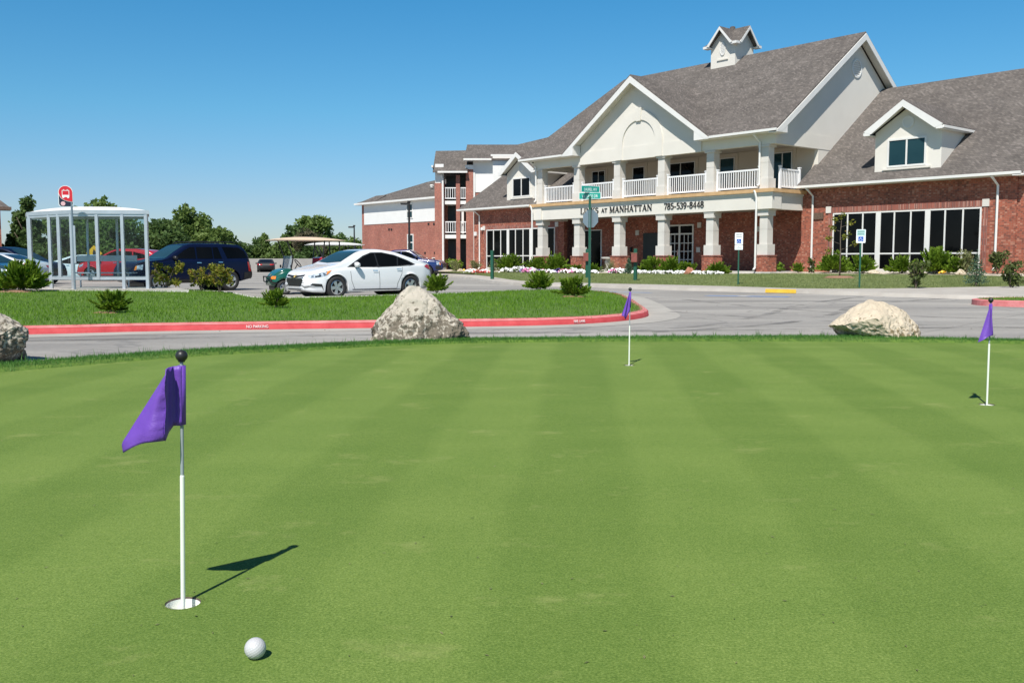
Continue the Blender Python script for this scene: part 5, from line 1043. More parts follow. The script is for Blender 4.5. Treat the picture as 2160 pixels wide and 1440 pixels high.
# stop sign from behind with street name plates
ST = empty('stop_sign', (2.45, 30.1, .12), R(0)); tag(ST, 'back of a stop sign with green street name plates on a green post', 'sign')
MB().box(-.035, .035, -.035, .035, -.1, 2.98).build('post', 'pole_green', ST)
yw = R(-36); d = Vector((math.cos(yw), math.sin(yw), 0)); n_ = Vector((-d.y, d.x, 0))
oc = [(.30 * math.cos(R(22.5 + 45 * i)), .30 * math.sin(R(22.5 + 45 * i))) for i in range(8)]
MB().prism([d * a + n_ * .045 + Vector((0, 0, 2.28 + b)) for a, b in oc], n_ * .006).build('octagon_plate', 'sign_back', ST)
MB().box(-.012, .012, -.04, -.035, 2.0, 2.56).build('bracket', 'sign_back', ST)
def name_plate(txt, z, ang, w_, off):
    dd = Vector((math.cos(ang), math.sin(ang), 0)); nn = Vector((-dd.y, dd.x, 0)); c = dd * off + Vector((0, 0, z))
    o = MB().obox(c, dd * w_, nn * .006, Vector((0, 0, .105))).build('street_name_plate', 'sign_white', ST)
    MB().obox(c - nn * .006, dd * (w_ - .012), nn * .0012, Vector((0, 0, .093))).build('green_field', 'sign_green', o)
    me = text_mesh(txt, .135, .0006, width=.70); t = link('lettering', me, 'sign_white', o); t.matrix_local = Matrix.Translation(c - nn * .0085 + Vector((0, 0, -.055))) @ Matrix.Rotation(ang, 4, 'Z') @ Matrix.Rotation(R(90), 4, 'X')
    return o
name_plate('LAUREL WY', 3.20, R(32), .36, .02); name_plate('VILLAGE DR', 2.99, R(-16), .35, .0)
# accessible parking signs
def parking_sign(loc, rz, label, two):
    r = empty('parking_sign', (loc[0], loc[1], lawn_z(*loc) - .02), rz); tag(r, label, 'sign', 'blue and white parking signs')
    h = 1.62; MB().box(-.028, .028, -.02, .02, -.1, h + .15).build('post', 'pole_green', r)
    z0 = h - .02; wd, ht = .155, .47
    o = plate('sign_plate', rounded([((wd - .03, z0 + .03), .03, -90), ((wd - .03, z0 + ht - .03), .03, 0), ((-wd + .03, z0 + ht - .03), .03, 90), ((-wd + .03, z0 + .03), .03, 180)]), -.03, .006, 'sign_white', r)
    plate('blue_square', [(-.085, z0 + .05), (.085, z0 + .05), (.085, z0 + .22), (-.085, z0 + .22)], -.033, .002, 'sign_blue', o)
    if not two: plate('pale_field', [(-.13, z0 + .25), (.13, z0 + .25), (.13, z0 + .45), (-.13, z0 + .45)], -.033, .002, 'sign_teal', o)
    m = MB().tube([(-.005, -.0345, z0 + .195), (-.005, -.0345, z0 + .135), (.03, -.0345, z0 + .135), (.05, -.0345, z0 + .085)], .008, 6); m.tube([(.0 + .045 * math.cos(R(a)) - .01, -.0345, z0 + .105 + .045 * math.sin(R(a))) for a in range(110, 350, 20)], .006, 6); m.build('wheelchair_symbol', 'sign_white', o)
    for k, t in enumerate(('RESERVED', 'PARKING')):
        me = text_mesh(t, .062, .0006, width=.8); q = link('lettering', me, 'pole_green', o); q.location = (0, -.0355, z0 + .375 - .085 * k); q.rotation_euler = (R(90), 0, 0)
    if two:
        o2 = plate('lower_plate', [(-wd, z0 - .20), (wd, z0 - .20), (wd, z0 - .012), (-wd, z0 - .012)], -.03, .006, 'sign_white', r)
        for k, t in enumerate(('VAN', 'ACCESSIBLE')):
            me = text_mesh(t, .05, .0006, width=.72); q = link('lettering', me, 'pole_green', o2); q.location = (0, -.0335, z0 - .085 - .07 * k); q.rotation_euler = (R(90), 0, 0)
    return r
parking_sign((8.95, 37.6), R(-12), 'blue and white parking sign with a second plate below, before the porch shrubs', True)
parking_sign((12.2, 33.35), R(-14), 'blue and white single plate parking sign before the big right wing windows', False)
def bollard(loc, label, box=True, h=1.52):
    z = lawn_z(*loc); r = empty('green_post', (loc[0], loc[1], z), R(-25)); tag(r, label, 'post', 'green posts along the front lawn')
    MB().box(-.075, .075, -.075, .075, -.1, h).build('post', 'pole_green', r, False, .01)
    if box: b = MB().box(-.14, .14, -.24, -.075, h - .62, h - .22).build('red_box', 'redbox', r, False, .015); MB().box(-.15, .15, -.25, -.075, h - .218, h - .19).build('box_lid', 'mulch', b)
    return r
bollard((-1.05, 50.5), 'slim green post without a box before the left wing windows', False, 1.5)
bollard((3.85, 48.6), 'green post with a red box close behind the stop sign post', True, 1.5); bollard((5.7, 43.9), 'green post with a red box before the third column', True, 1.48)
UR = empty('urn', tuple(uv(-13.3, 2.0)) + (.48,), 0); tag(UR, 'squat concrete pedestal urn standing in the shaded porch', 'urn')
MB().lathe([(0, 0), (.26, 0), (.26, .08), (.19, .12), (.17, .30), (.24, .42), (.26, .60), (.20, .66), (.20, .72)], 20).build('pedestal', 'concrete', UR, True); MB().lathe([(.2, .72), (.48, .74), (.50, .84), (0, .86)], 20).build('bowl_top', 'concrete', UR)
def lamp_pole(x, y, h, label):
    r = empty('lamp_pole', (x, y, -.02)); tag(r, label, 'street lamp', 'parking lot lamps'); MB().tube([(0, 0, 0), (0, 0, h)], [.10, .07], 10).build('pole', 'dark', r)
    m = MB().box(-.62, -.1, -.17, .17, h - .28, h - .12); m.bar((-.1, 0, h - .15), (.12, 0, h - .05), .1, .12); m.box(-.12, .12, -.1, .1, h - .1, h + .02); m.build('lamp_head', 'dark', r, False, .03); MB().lathe([(.22, 0), (.22, .5), (.11, .6)], 14).build('base', 'concrete', r); return r
lamp_pole(-7.7, 71.5, 5.55, 'dark lamp pole before the brick apartment wall'); lamp_pole(-17.2, 104, 4.95, 'dark lamp pole among the far trees left of the apartments')
YS = empty('warning_sign', (-28.3, 64.5, -.02), R(0)); tag(YS, 'yellow diamond warning sign seen through the shelter glass', 'sign')
MB().tube([(0, .03, 0), (0, .03, 1.9)], .035, 8).build('post', 'sign_back', YS); plate('diamond_plate', [(0, 1.05), (.55, 1.6), (0, 2.15), (-.55, 1.6)], -.02, .015, 'sign_yellow', YS); plate('symbol', [(-.05, 1.3), (.15, 1.45), (.1, 1.75), (-.02, 1.9), (-.1, 1.6)], -.028, .006, 'black', YS)

# ------------------------------------------------------------------ boulders
def boulder(name, pts, loc, rz, m, label, seed, amp=.05, sub=4, flat=.0):
    bm = bmesh.new()
    for p in pts: bm.verts.new(p)
    r = bmesh.ops.convex_hull(bm, input=bm.verts[:]); bmesh.ops.delete(bm, geom=[g for g in r['geom_interior'] if isinstance(g, bmesh.types.BMVert)], context='VERTS')
    bmesh.ops.triangulate(bm, faces=bm.faces[:])
    for k in range(sub):
        bmesh.ops.subdivide_edges(bm, edges=bm.edges[:], cuts=1, smooth=.06 if k < 2 else 0, use_grid_fill=True)
    bm.normal_update(); off = Vector((seed * 7.1, seed * 3.3, seed))
    for k in range(1): bmesh.ops.smooth_vert(bm, verts=bm.verts[:], factor=.25, use_axis_x=True, use_axis_y=True, use_axis_z=True)
    bm.normal_update()
    for v in bm.verts:
        p = v.co * 3 + off; low = 1 - min(1, max(0, v.co.z / .5)) * flat
        cell = noise.voronoi(p * 1.1)[0]; d = (cell[1] - cell[0] - .3) * amp * .9 * (.4 + .6 * low) + noise.fractal(p, 1, 2, 4) * amp * (.3 + .6 * low) + (abs(noise.noise(p * 2.3)) - .25) * amp * .9 * low + abs(noise.noise(p * 6)) * -amp * .55 * low + noise.noise(p * 13) * amp * .25 * low
        v.co += v.normal * d
    me = bpy.data.meshes.new(name); bm.to_mesh(me); bm.free(); o = link(name, me, m, None, True); o.location = loc; o.rotation_euler = (0, 0, rz); return tag(o, label, 'boulder', 'boulders round the putting green')
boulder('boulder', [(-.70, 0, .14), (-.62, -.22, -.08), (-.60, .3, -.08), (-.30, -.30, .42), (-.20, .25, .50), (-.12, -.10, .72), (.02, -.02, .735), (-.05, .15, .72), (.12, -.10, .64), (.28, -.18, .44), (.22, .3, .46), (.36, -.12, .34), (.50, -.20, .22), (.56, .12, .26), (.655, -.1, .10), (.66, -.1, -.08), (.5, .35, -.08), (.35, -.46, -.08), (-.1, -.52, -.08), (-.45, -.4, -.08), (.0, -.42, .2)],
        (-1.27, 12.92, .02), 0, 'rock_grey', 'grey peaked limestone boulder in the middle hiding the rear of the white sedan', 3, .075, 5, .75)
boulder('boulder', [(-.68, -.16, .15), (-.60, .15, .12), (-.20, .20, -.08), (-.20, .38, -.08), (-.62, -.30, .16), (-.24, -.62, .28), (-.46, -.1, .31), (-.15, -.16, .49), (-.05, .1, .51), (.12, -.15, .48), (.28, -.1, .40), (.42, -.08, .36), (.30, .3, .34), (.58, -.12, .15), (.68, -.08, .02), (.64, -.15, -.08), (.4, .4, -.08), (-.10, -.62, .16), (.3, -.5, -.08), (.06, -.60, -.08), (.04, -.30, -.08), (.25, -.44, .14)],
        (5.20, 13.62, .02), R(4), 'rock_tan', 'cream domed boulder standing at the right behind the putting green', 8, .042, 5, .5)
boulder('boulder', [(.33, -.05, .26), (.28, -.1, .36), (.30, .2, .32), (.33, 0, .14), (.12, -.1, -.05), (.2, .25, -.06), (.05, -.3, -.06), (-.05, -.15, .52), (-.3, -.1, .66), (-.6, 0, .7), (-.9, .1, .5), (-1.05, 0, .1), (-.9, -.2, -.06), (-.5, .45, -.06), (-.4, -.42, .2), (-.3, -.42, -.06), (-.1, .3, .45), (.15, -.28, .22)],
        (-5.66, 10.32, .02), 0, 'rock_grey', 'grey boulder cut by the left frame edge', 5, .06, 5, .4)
o = boulder('rock', [(-.35, 0, 0), (.35, 0, 0), (0, -.25, 0), (0, .25, 0), (-.1, 0, .42), (.12, .02, .34), (-.25, -.1, .2), (.25, .1, .15)], tuple(uv(-3.4, -1.9)) + (.36,), 0, 'redrock', 'pointed reddish rock in the flower bed', 4, .03, 3); o['category'] = 'rock'; del o['group']

# ------------------------------------------------------------------ golf ball, cups, flags
gb = bpy.data.meshes.new('golf_ball'); bm = bmesh.new(); bmesh.ops.create_icosphere(bm, subdivisions=5, radius=.029)
dirs = [Vector((math.cos(i * 2.399963) * math.sqrt(1 - (1 - 2 * (i + .5) / 220) ** 2), math.sin(i * 2.399963) * math.sqrt(1 - (1 - 2 * (i + .5) / 220) ** 2), 1 - 2 * (i + .5) / 220)) for i in range(220)]
from mathutils.kdtree import KDTree
kd = KDTree(220); [kd.insert(d, i) for i, d in enumerate(dirs)]; kd.balance()
for v in bm.verts:
    d = kd.find(v.co.normalized())[2]
    if d < .085: v.co *= 1 - .035 * (1 - (d / .085) ** 2)
bm.to_mesh(gb); bm.free()
o = link('golf_ball', gb, mk('golf_ball_white', (.49, .49, .50), (.53, .53, .54), scale=20, rough=.4), None, True); o.location = (-.70, 2.505, .0285); tag(o, 'white dimpled golf ball lying on the green nearest the viewer', 'golf ball')
def flag(c, label, zb, T, Bm, big):
    r = empty('golf_flag', (c[0], c[1], 0)); tag(r, label, 'golf flag', 'purple flags of the putting green')
    MB().lathe([(.0546, .0005), (.0538, -.0045), (.0525, -.005)], 40).build('soil_rim', 'bark', r); cup = MB().lathe([(.0525, -.005), (.0522, -.11), (0, -.11)], 40); cup.build('cup', 'rod_white', r, True)
    MB().lathe([(0, -.11), (.022, -.11), (.018, -.06), (.0070, -.05), (.0070, zb)], 16).lathe([(.0070, zb), (.0055, zb + .004)], 16).build('rod_sleeve', 'rod_white', r)
    MB().lathe([(.0055, zb), (.0055, .775)], 12).build('rod', 'rod_grey', r); MB().lathe([(0, .768), (.010, .768)] + [(.0185 * math.sin(R(a)), .787 - .0185 * math.cos(R(a))) for a in range(35, 181, 12)], 20).build('ball_finial', 'black', r, True)
    f = MB(); n1, n2 = 22, 22
    A = Vector((-.024, -.072, .752)) if big else Vector((-.004, -.012, .765))
    P = []
    for i in range(n1 + 1):
        t = i / n1; row = []
        for j in range(n2 + 1):
            s_ = j / n2; Rr = A.lerp(Vector((Bm[0], A.y, Bm[1])), t); T1 = Vector((T[0], A.y, T[1] + (.030 if big else .0))); Dd = A.lerp(T1, min(1, t / .84)) if t < .84 or not big else T1.lerp(Vector((T[0] + .004, A.y, T[1])), (t - .84) / .16); p = Rr.lerp(Dd, s_)
            p.z += .014 * math.sin(math.pi * s_) * t ** 3; p.y += -.030 * t * math.sin(math.pi * min(1, s_ * 1.05)) + .006 * t * math.sin(9 * s_ + 3 * t) + (.0035 * math.sin(46 * t + 3 * s_) * (1 - s_) ** 5 + .006 * math.sin(11 * t + 2) * (1 - s_) ** 2 + .03 * s_ if big else .008 * math.sin(7 * s_) * t)
            row.append(p)
        P.append(row)
    f.grid(P)
    if big:   # cloth runs from the sleeve back to the folded edge
        f.grid([[(.004, -.0135, .756 - .186 * t), (-.012, -.012, .756 - .186 * t), (-.022, -.010, .755 - .186 * t), (-.027, -.036, .754 - .20 * t), (-.024 - .002 * t, -.072 + .006 * math.sin(11 * t + 2), .752 - .22 * t)] for t in np.linspace(0, 1, 12)])
    else: f.grid([[(.004, -.008, .765 - .17 * t), (-.002, -.012, .765 - .2 * t), (Bm[0] * t - .004 * (1 - t), A.y, .765 + (Bm[1] - .765) * t)] for t in np.linspace(0, 1, 10)])
    o = f.build('flag_cloth', 'purple', r, True); md = o.modifiers.new('thickness', 'SOLIDIFY'); md.thickness = .0016
    r.rotation_euler = (0, R(1.35 if big else (.2 if c[0] < 2 else -.25)), 0)
    z0_ = .572 if big else .60
    MB().lathe([(.0065, z0_), (.0125, z0_), (.0125, .757), (.0065, .757)], 16).build('cloth_sleeve', 'purple', o, True)
    return r
flag(FLAGS[0], 'nearest purple flag, at the left, folded wide over its white rod', .408, (-.170, .487), (-.026, .533), True)
flag(FLAGS[1], 'middle purple flag farthest off, in line with the red kerb tip', .405, (-.088, .515), (-.045, .475), False)
flag(FLAGS[2], 'purple flag at the right edge, beside the cream boulder', .455, (-.092, .470), (.022, .525), False)

for c in FLAGS:   # worn turf and a few longer blades round each cup
    a = RNG.uniform(0, 6.28, 260); q = .0555 + np.abs(RNG.normal(0, .006, 260)); blades('cup_edge_grass', np.c_[c[0] + np.cos(a) * q, c[1] + np.sin(a) * q, np.zeros(260)], .003, .008, .0022, 'ornamental', 1.2, 'worn blades round the rim of a cup')
def flecks(name, P, s0, s1, m, label):   # small litter lying flat
    n = len(P); a = RNG.uniform(0, 6.28, n); s = RNG.uniform(s0, s1, n); dx = np.c_[np.cos(a) * s, np.sin(a) * s, RNG.uniform(0, .3, n) * s]; dy = np.c_[-np.sin(a) * s * .4, np.cos(a) * s * .4, np.zeros(n)]
    V = np.stack([P - dx, P + dy, P + dx * .9, P - dy], 1).reshape(-1, 3); return tag(npmesh(name, V, np.arange(n * 4).reshape(-1, 4), m), label, 'litter', kind='stuff')
yy = RNG.uniform(1.6, 11, 420); xx = RNG.uniform(-.62, .62, 420) * yy; flecks('grass_clippings', np.c_[xx, yy, np.full(420, .0035)], .004, .011, 'ornamental', 'dry clippings scattered over the putting green')
yy = RNG.uniform(1.8, 11, 30); xx = RNG.uniform(-.6, .6, 30) * yy; flecks('dark_crumbs', np.c_[xx, yy, np.full(30, .0035)], .002, .005, 'bark', 'dark crumbs of soil on the putting green')
xx = RNG.uniform(-8, 9, 260); yy = RNG.uniform(13.2, 24, 260); k = ~inside(E_, xx, yy); flecks('road_litter', np.c_[xx[k], yy[k], np.full(k.sum(), -.008)], .008, .03, 'bark', 'bits of leaf litter on the road and along the kerb')
# ------------------------------------------------------------------ plants
def rv(): return Vector((RNG.normal(), RNG.normal(), RNG.normal())).normalized()
def spray_mesh(seed, n=70, r=.6, h=.55, up=.5, need=46, nl=.07, wd=.017):
    """spreading juniper: arching sprays thick with scale needles"""
    rg = np.random.default_rng(seed); T = []
    for i in range(n):
        a = rg.uniform(0, 2 * np.pi); el = rg.uniform(.28, 1.35); L = r * rg.uniform(.65, 1.08) * (1.0 - .12 * el)
        d = np.array([np.cos(a) * np.cos(el), np.sin(a) * np.cos(el), np.sin(el) * h / r * 1.25]); p = np.array([rg.normal(0, .05), rg.normal(0, .05), .02]); m = 14; pts = [p]
        for k in range(m):
            d = d + np.array([rg.normal(0, .03), rg.normal(0, .03), -.035 + (.06 if k > m * .65 else 0)]); pts.append(pts[-1] + d / np.linalg.norm(d) * L / m)
        pts = np.array(pts); side = np.cross(d, [0, 0, 1]); side /= np.linalg.norm(side) + 1e-6
        for q in range(need):
            t = rg.uniform(.22, 1) ** .8; f = t * m; k = min(int(f), m - 1); c = pts[k] + (pts[k + 1] - pts[k]) * (f - k); dd = pts[k + 1] - pts[k]; dd /= np.linalg.norm(dd)
            fan = (1 - abs(t - .6)) * .55; v = dd + side * rg.normal(0, .55) + np.array([0, 0, rg.normal(.12, .35)]); v /= np.linalg.norm(v); ln = nl * rg.uniform(.7, 1.5)
            c = c + v * rg.uniform(0, .045) * fan; w_ = np.cross(v, rg.normal(0, 1, 3)); w_ /= np.linalg.norm(w_) + 1e-6
            T += [c - w_ * wd * .6, c + w_ * wd * .6, c + v * ln * .55 + w_ * wd, c + v * ln]
    return np.array(T), np.arange(len(T)).reshape(-1, 4)
def leaf_cloud(seed, blobs, n, ls, ratio=.55, shell=.55, droop=0):
    rg = np.random.default_rng(seed); bl = np.array(blobs); vol = bl[:, 3] * bl[:, 4] * bl[:, 5]; k = rg.choice(len(bl), n, p=vol ** .75 / (vol ** .75).sum())
    d = rg.normal(0, 1, (n, 3)); d /= np.linalg.norm(d, axis=1)[:, None]; rr = 1 - (1 - shell) * rg.uniform(0, 1, n) ** 1.4; c = bl[k, :3] + d * bl[k, 3:6] * rr[:, None] + rg.normal(0, ls * .35, (n, 3))
    a = rg.normal(0, 1, (n, 3)) + d * .5; a /= np.linalg.norm(a, axis=1)[:, None]; a[:, 2] -= droop; b = np.cross(a, rg.normal(0, 1, (n, 3))); b /= np.linalg.norm(b, axis=1)[:, None]; s = (ls * rg.uniform(.6, 1.35, n))[:, None]
    V = np.stack([c - a * s, c + b * s * ratio, c + a * s, c - b * s * ratio], 1); return V.reshape(-1, 3), np.arange(n * 4).reshape(-1, 4)
JV = [spray_mesh(s, n_, .6, h_, .5, nd) for s, n_, h_, nd in ((1, 90, .60, 105), (2, 105, .68, 100), (3, 80, .74, 105))]
JM = []
def juniper_mesh(i, m): return npmesh('foliage', *JV[i], m).data
def stems(seed, n=7, r=.3, h=.3, th=.012):
    rg = random.Random(seed); m = MB()
    for i in range(n):
        a = rg.uniform(0, 6.28); m.tube([(0, 0, -.03), (r * .4 * math.cos(a), r * .4 * math.sin(a), h * .5), (r * math.cos(a), r * math.sin(a), h)], [th, th * .8, th * .4], 5)
    return m
JPROTO = {}
def juniper(x, y, z, r, label, i=0, m='juniper', hs=1.0, group='spreading juniper shrubs', mulch=False, name='juniper_shrub', cat='shrub'):
    key = (i, m); root = empty(name, (x, y, z), random.uniform(0, 6.28)); tag(root, label, cat, group); s = r / .6; root.scale = (s, s, s * hs)
    if key not in JPROTO:
        f = npmesh('foliage', *JV[i], m, root); st_ = stems(i).build('stem', 'bark', root); JPROTO[key] = (f, st_)
    else:
        for o in JPROTO[key]: c = o.copy(); COL.objects.link(c); c.parent = root
    if mulch:
        mu = MB(); n = 22; mu.grid([[(q * (1 + .15 * math.sin(3 * a + x)) * math.cos(a) , q * (1 + .15 * math.sin(3 * a + x)) * math.sin(a), hz) for q, hz in ((.0, .05), (.22, .05), (.36, .02), (.46, -.04))] for a in [2 * math.pi * k / n for k in range(n + 1)]])
        o = mu.build('mulch_ring', 'mulch', None, True); o.location = (x - .05, y - .12, z); o.scale = (s, s * .9, s); tag(o, None, None, None, 'stuff')
    return root
iz = lambda x, y: float(isl_z(np.array([x]), np.array([y]))[0]) - .01
J = 'spreading juniper shrubs'
def ij(x, y, r, label, i, **k):
    k['hs'] = k.get('hs', 1) * 1.15
    return juniper(x, y, iz(x, y), r, label, i, **k)
ij(-13.9, 26.9, .80, 'large green juniper before the left half of the bus shelter', 1, hs=1.05, mulch=True)
ij(-15.1, 27.9, .62, 'juniper at the left frame edge beside the large one', 0, hs=.95)
ij(-7.62, 18.1, .43, 'juniper with a brown mulch ring below the bus stop sign', 2, hs=1.0, mulch=True)
ij(-4.92, 19.7, .33, 'small juniper before the green golf cart and the nose of the white sedan', 2, hs=1.2)
ij(-2.35, 29.7, .50, 'juniper right behind the peak of the middle boulder', 2, hs=1.15)
ij(.85, 29.9, .52, 'juniper on the island with pale walkway behind it, left of the stop sign post', 1, hs=1.1)
ij(1.60, 24.9, .52, 'juniper with orange mulch at the foot of the stop sign post', 2, hs=1.05, mulch=True)
def bed_z(u, v):
    t = np.clip((v + 1.2) / 5, 0, 1); return .3 + .11 * t + (.1 if u > 0 else 0) - (.1 if u < -20 else 0)
def bj(u, v, r, label, i, **k):
    k['hs'] = k.get('hs', 1) * 1.32; x, y = uv(u, v); return juniper(x, y, bed_z(u, v) - .02, r, label, i, **k)
bj(2.9, 1.9, .95, 'juniper behind the sapling under the big right wing windows', 0, hs=.95)
bj(4.6, 1.8, .85, 'juniper right of the sapling and left of the first wide mullion', 1, hs=.85)
bj(6.55, 1.9, .78, 'lone juniper before the middle group of the big right wing windows', 0, hs=.95)
bj(8.2, 1.9, 1.0, 'tallest juniper under the right end of the big right wing windows', 1, hs=1.0)
bj(9.35, 1.9, .8, 'juniper between the tallest one and the right downspout', 2, hs=.85)
bj(1.0, 1.6, .42, 'small juniper beside the corner column of the right wing', 2, hs=1.1)
bj(-7.0, -.9, .85, 'juniper left in the row before the french door', 1, hs=.95)
bj(-5.6, -.9, .85, 'middle juniper of the row before the french door', 0, hs=1.0)
bj(-4.4, -.9, .72, 'juniper right in the row before the french door', 2, hs=.85)
bj(-2.3, -.9, .80, 'wide low juniper behind the two plate parking sign', 0, hs=.75)
bj(-17.0, -.9, 1.0, 'juniper at the foot of the leftmost porch column', 1, hs=.8)
bj(-15.2, -.9, 1.0, 'broad green juniper between the two leftmost porch columns', 0, hs=1.05)
bj(-13.2, -1.0, .6, 'low juniper just right of the stop sign post before the porch', 2, hs=.8)
bj(-20.2, -.6, 1.1, 'juniper before the right end of the left wing windows', 1, hs=.95)
bj(-11.3, -1.4, .65, 'small juniper before the shaded porch urn', 0, hs=.8)
# broad-leaf shrubs: stems and foliage
def shrub(x, y, z, blobs, n, ls, m, label, seed, group=None, name='shrub', cat='shrub', st=(7, .2, .35, .012), ratio=.6):
    root = empty(name, (x, y, z)); tag(root, label, cat, group); npmesh('foliage', *leaf_cloud(seed, blobs, n, ls, ratio, .35), m, root); stems(seed, *st).build('stem', 'bark', root); return root
YG = 'yellowish bushes behind the shelter pad'
def gold(x, y, s, label, seed):
    rg = random.Random(seed); bl = []
    for i in range(17):
        a = rg.uniform(0, 6.28); q = rg.uniform(.1, .5) * s; zz = rg.uniform(.25, .92) * s; bl.append((q * math.cos(a), q * math.sin(a) * .7, zz, .14 * s, .14 * s, .13 * s))
    return shrub(x, y, iz(x, y), bl, 620, .055, 'shrub_gold', label, seed, YG, st=(9, .35 * s, .7 * s, .014))
gold(-10.85, 29.8, .90, 'yellow green bush with reddish tips nearest the shelter', 11); gold(-9.85, 30.1, .86, 'middle yellow green bush before the navy SUV doors', 12); gold(-9.05, 29.4, .86, 'yellow green bush before the rear wheel of the navy SUV', 13)
def rough(u, v, r, h, m, label, seed, n=420, ls=.075, wxy=None):
    x, y = wxy if wxy else uv(u, v); z = lawn_z(x, y) if wxy else bed_z(u, v); rg = random.Random(seed); bl = []
    for i in range(11):
        a = rg.uniform(0, 6.28); q = rg.uniform(0, .6) * r; zz = rg.uniform(.2, .9) * h; bl.append((q * math.cos(a), q * math.sin(a), zz, r * .38, r * .38, h * .22))
    return shrub(x, y, z, bl, n, ls, m, label, seed, 'garden shrubs along the clubhouse', st=(8, r * .6, h * .8, .012))
rough(0, 0, .5, .95, 'shrub_dark', 'dark open shrub at the lawn edge right of the single plate parking sign', 21, wxy=(14.2, 33.4), n=560)
rough(0, 0, .42, .95, 'shrub_dark', 'grey green shrub on mulch at the right before the lawn end', 22, wxy=(18.0, 34.3))
rough(11.2, 1.6, .55, 1.1, 'shrub_dark', 'dark shrub at the right frame edge beside the brick corner', 23, n=520)
rough(10.0, 1.2, .55, 1.05, 'ornamental', 'brownish feathery shrub at the foot of the right downspout', 24, 420, .06)
rough(.05, 1.4, .30, .45, 'juniper', 'tiny round bush beside the corner column base', 25, 220)
rough(1.75, 1.7, .30, .7, 'shrub_dark', 'small leafy bush at the left downspout of the right wing', 26, 200)
rough(-26.5, 1.2, .6, .8, 'ornamental', 'pale wispy bush under the left end of the left wing windows', 27, 420, .06)
rough(-24.0, 1.0, .7, .9, 'ornamental', 'tan and green bush under the middle of the left wing windows', 28, 460, .06)
rough(-22.0, .6, .8, 1.1, 'shrub_dark', 'green bush with white blooms under the left wing windows', 29, 520)
rough(-29.6, 1.8, .9, .9, 'juniper', 'bright green bush at the foot of the apartment stair', 30, 520)
rough(-28.4, .9, .7, .8, 'ornamental', 'brown grassy clump before the left brick corner', 31, 420, .06)
rough(-13.0, -2.0, .45, .5, 'juniper', 'green mound among the pink flowers', 33, 300)
# conical conifers
def conifer(x, y, z, r, h, m, label, seed, n=900, ls=.05, name='conifer', cat='conifer', group=None):
    bl = [(0, 0, h * (.1 + .86 * t), r * (1 - t) ** .8 + .03, r * (1 - t) ** .8 + .03, h * .10) for t in np.linspace(0, 1, 10)]
    root = empty(name, (x, y, z)); tag(root, label, cat, group); npmesh('crown', *leaf_cloud(seed, bl, n, ls, .35, .3), m, root); MB().tube([(0, 0, -.05), (0, 0, h * .8)], [.04, .01], 6).build('trunk', 'bark', root); return root
x, y = uv(-7.9, -1.9); conifer(x, y, .33, .28, .95, 'shrub_blue', 'small dark green cone shaped conifer at the left end of the white flowers', 41)
conifer(17.3, 35.4, .2, .42, 1.25, 'shrub_blue', 'blue green upright conifer on the lawn right of the big windows', 42); conifer(20.5, 37.4, .3, .6, 1.7, 'shrub_dark', 'dark upright conifer cut by the right frame edge', 43)
# ornamental grass: long arching blades
def tuft(u, v, n, L, label, seed):
    rg = np.random.default_rng(seed); T = []; F = []
    for i in range(n):
        a = rg.uniform(0, 6.28); el = rg.uniform(.6, 1.45); d = np.array([np.cos(a) * np.cos(el), np.sin(a) * np.cos(el), np.sin(el)]); p = np.array([rg.normal(0, .06), rg.normal(0, .06), 0]); s_ = np.array([-np.sin(a), np.cos(a), 0]) * .014; pts = [p]
        for k in range(5): pts.append(pts[-1] + d * L * rg.uniform(.8, 1.1) / 5); d = d + np.array([0, 0, -.12 * k]); d /= np.linalg.norm(d)
        b = len(T)
        for k, q in enumerate(pts): wk = 1 - k / 5.2; T += [q - s_ * wk, q + s_ * wk]
        F += [(b + 2 * k, b + 2 * k + 1, b + 2 * k + 3, b + 2 * k + 2) for k in range(5)]
    x, y = uv(u, v); o = npmesh('ornamental_grass', T, F, 'ornamental'); o.location = (x, y, bed_z(u, v)); return tag(o, label, 'grass clump')
tuft(-10.0, -1.2, 170, 1.05, 'spiky pale ornamental grass clump before the third column', 51)
# petunias
def flowers(name, spots, m, label, n, pr=.055):
    V, F = [], []
    for u, v, r, h in spots:
        for i in range(int(n * r)):
            a = RNG.uniform(0, 6.28); q = r * math.sqrt(RNG.uniform(0, 1)); du, dv = q * 1.5 * math.cos(a), q * .55 * math.sin(a); x, y = uv(u + du, v + dv); z = bed_z(u, v) + h * math.sqrt(max(0, 1 - (q / r) ** 2)) * RNG.uniform(.75, 1.05) + .03
            nrm = (Vector((RNG.normal(0, .5) - .35, RNG.normal(0, .5) - .5, .75))).normalized(); e = nrm.orthogonal().normalized(); g = nrm.cross(e); b = len(V); s = pr * RNG.uniform(.7, 1.25); k = 7
            V.append((x, y, z - .02)); V += [tuple(Vector((x, y, z)) + (e * math.cos(6.283 * j / k) + g * math.sin(6.283 * j / k)) * s) for j in range(k)]; F += [(b, b + 1 + j, b + 1 + (j + 1) % k) for j in range(k)]
    return tag(npmesh(name, V, F, m), label, 'flowers', kind='stuff')
wsp = [(-1.8 - .62 * i, -1.75 + .12 * math.sin(i * 2.1), .42, .20) for i in range(10)] + [(-8.6, -1.8, .5, .3), (-9.2, -1.7, .4, .3), (-10.6, -2.2, .4, .2), (-11.6, -2.3, .5, .22), (-12.6, -2.4, .45, .2), (-14.2, -2.5, .5, .2), (-15.2, -2.6, .5, .2), (-16.3, -2.2, .55, .32), (-17.3, -2.2, .6, .4), (-18.3, -2.4, .5, .3), (-20.8, -2.3, .5, .25), (-22.2, -2.4, .5, .3), (-12.9, -1.6, .5, .32)]
flowers('white_petunias', wsp, 'petal_white', 'white petunias in the bed before the porch', 150)
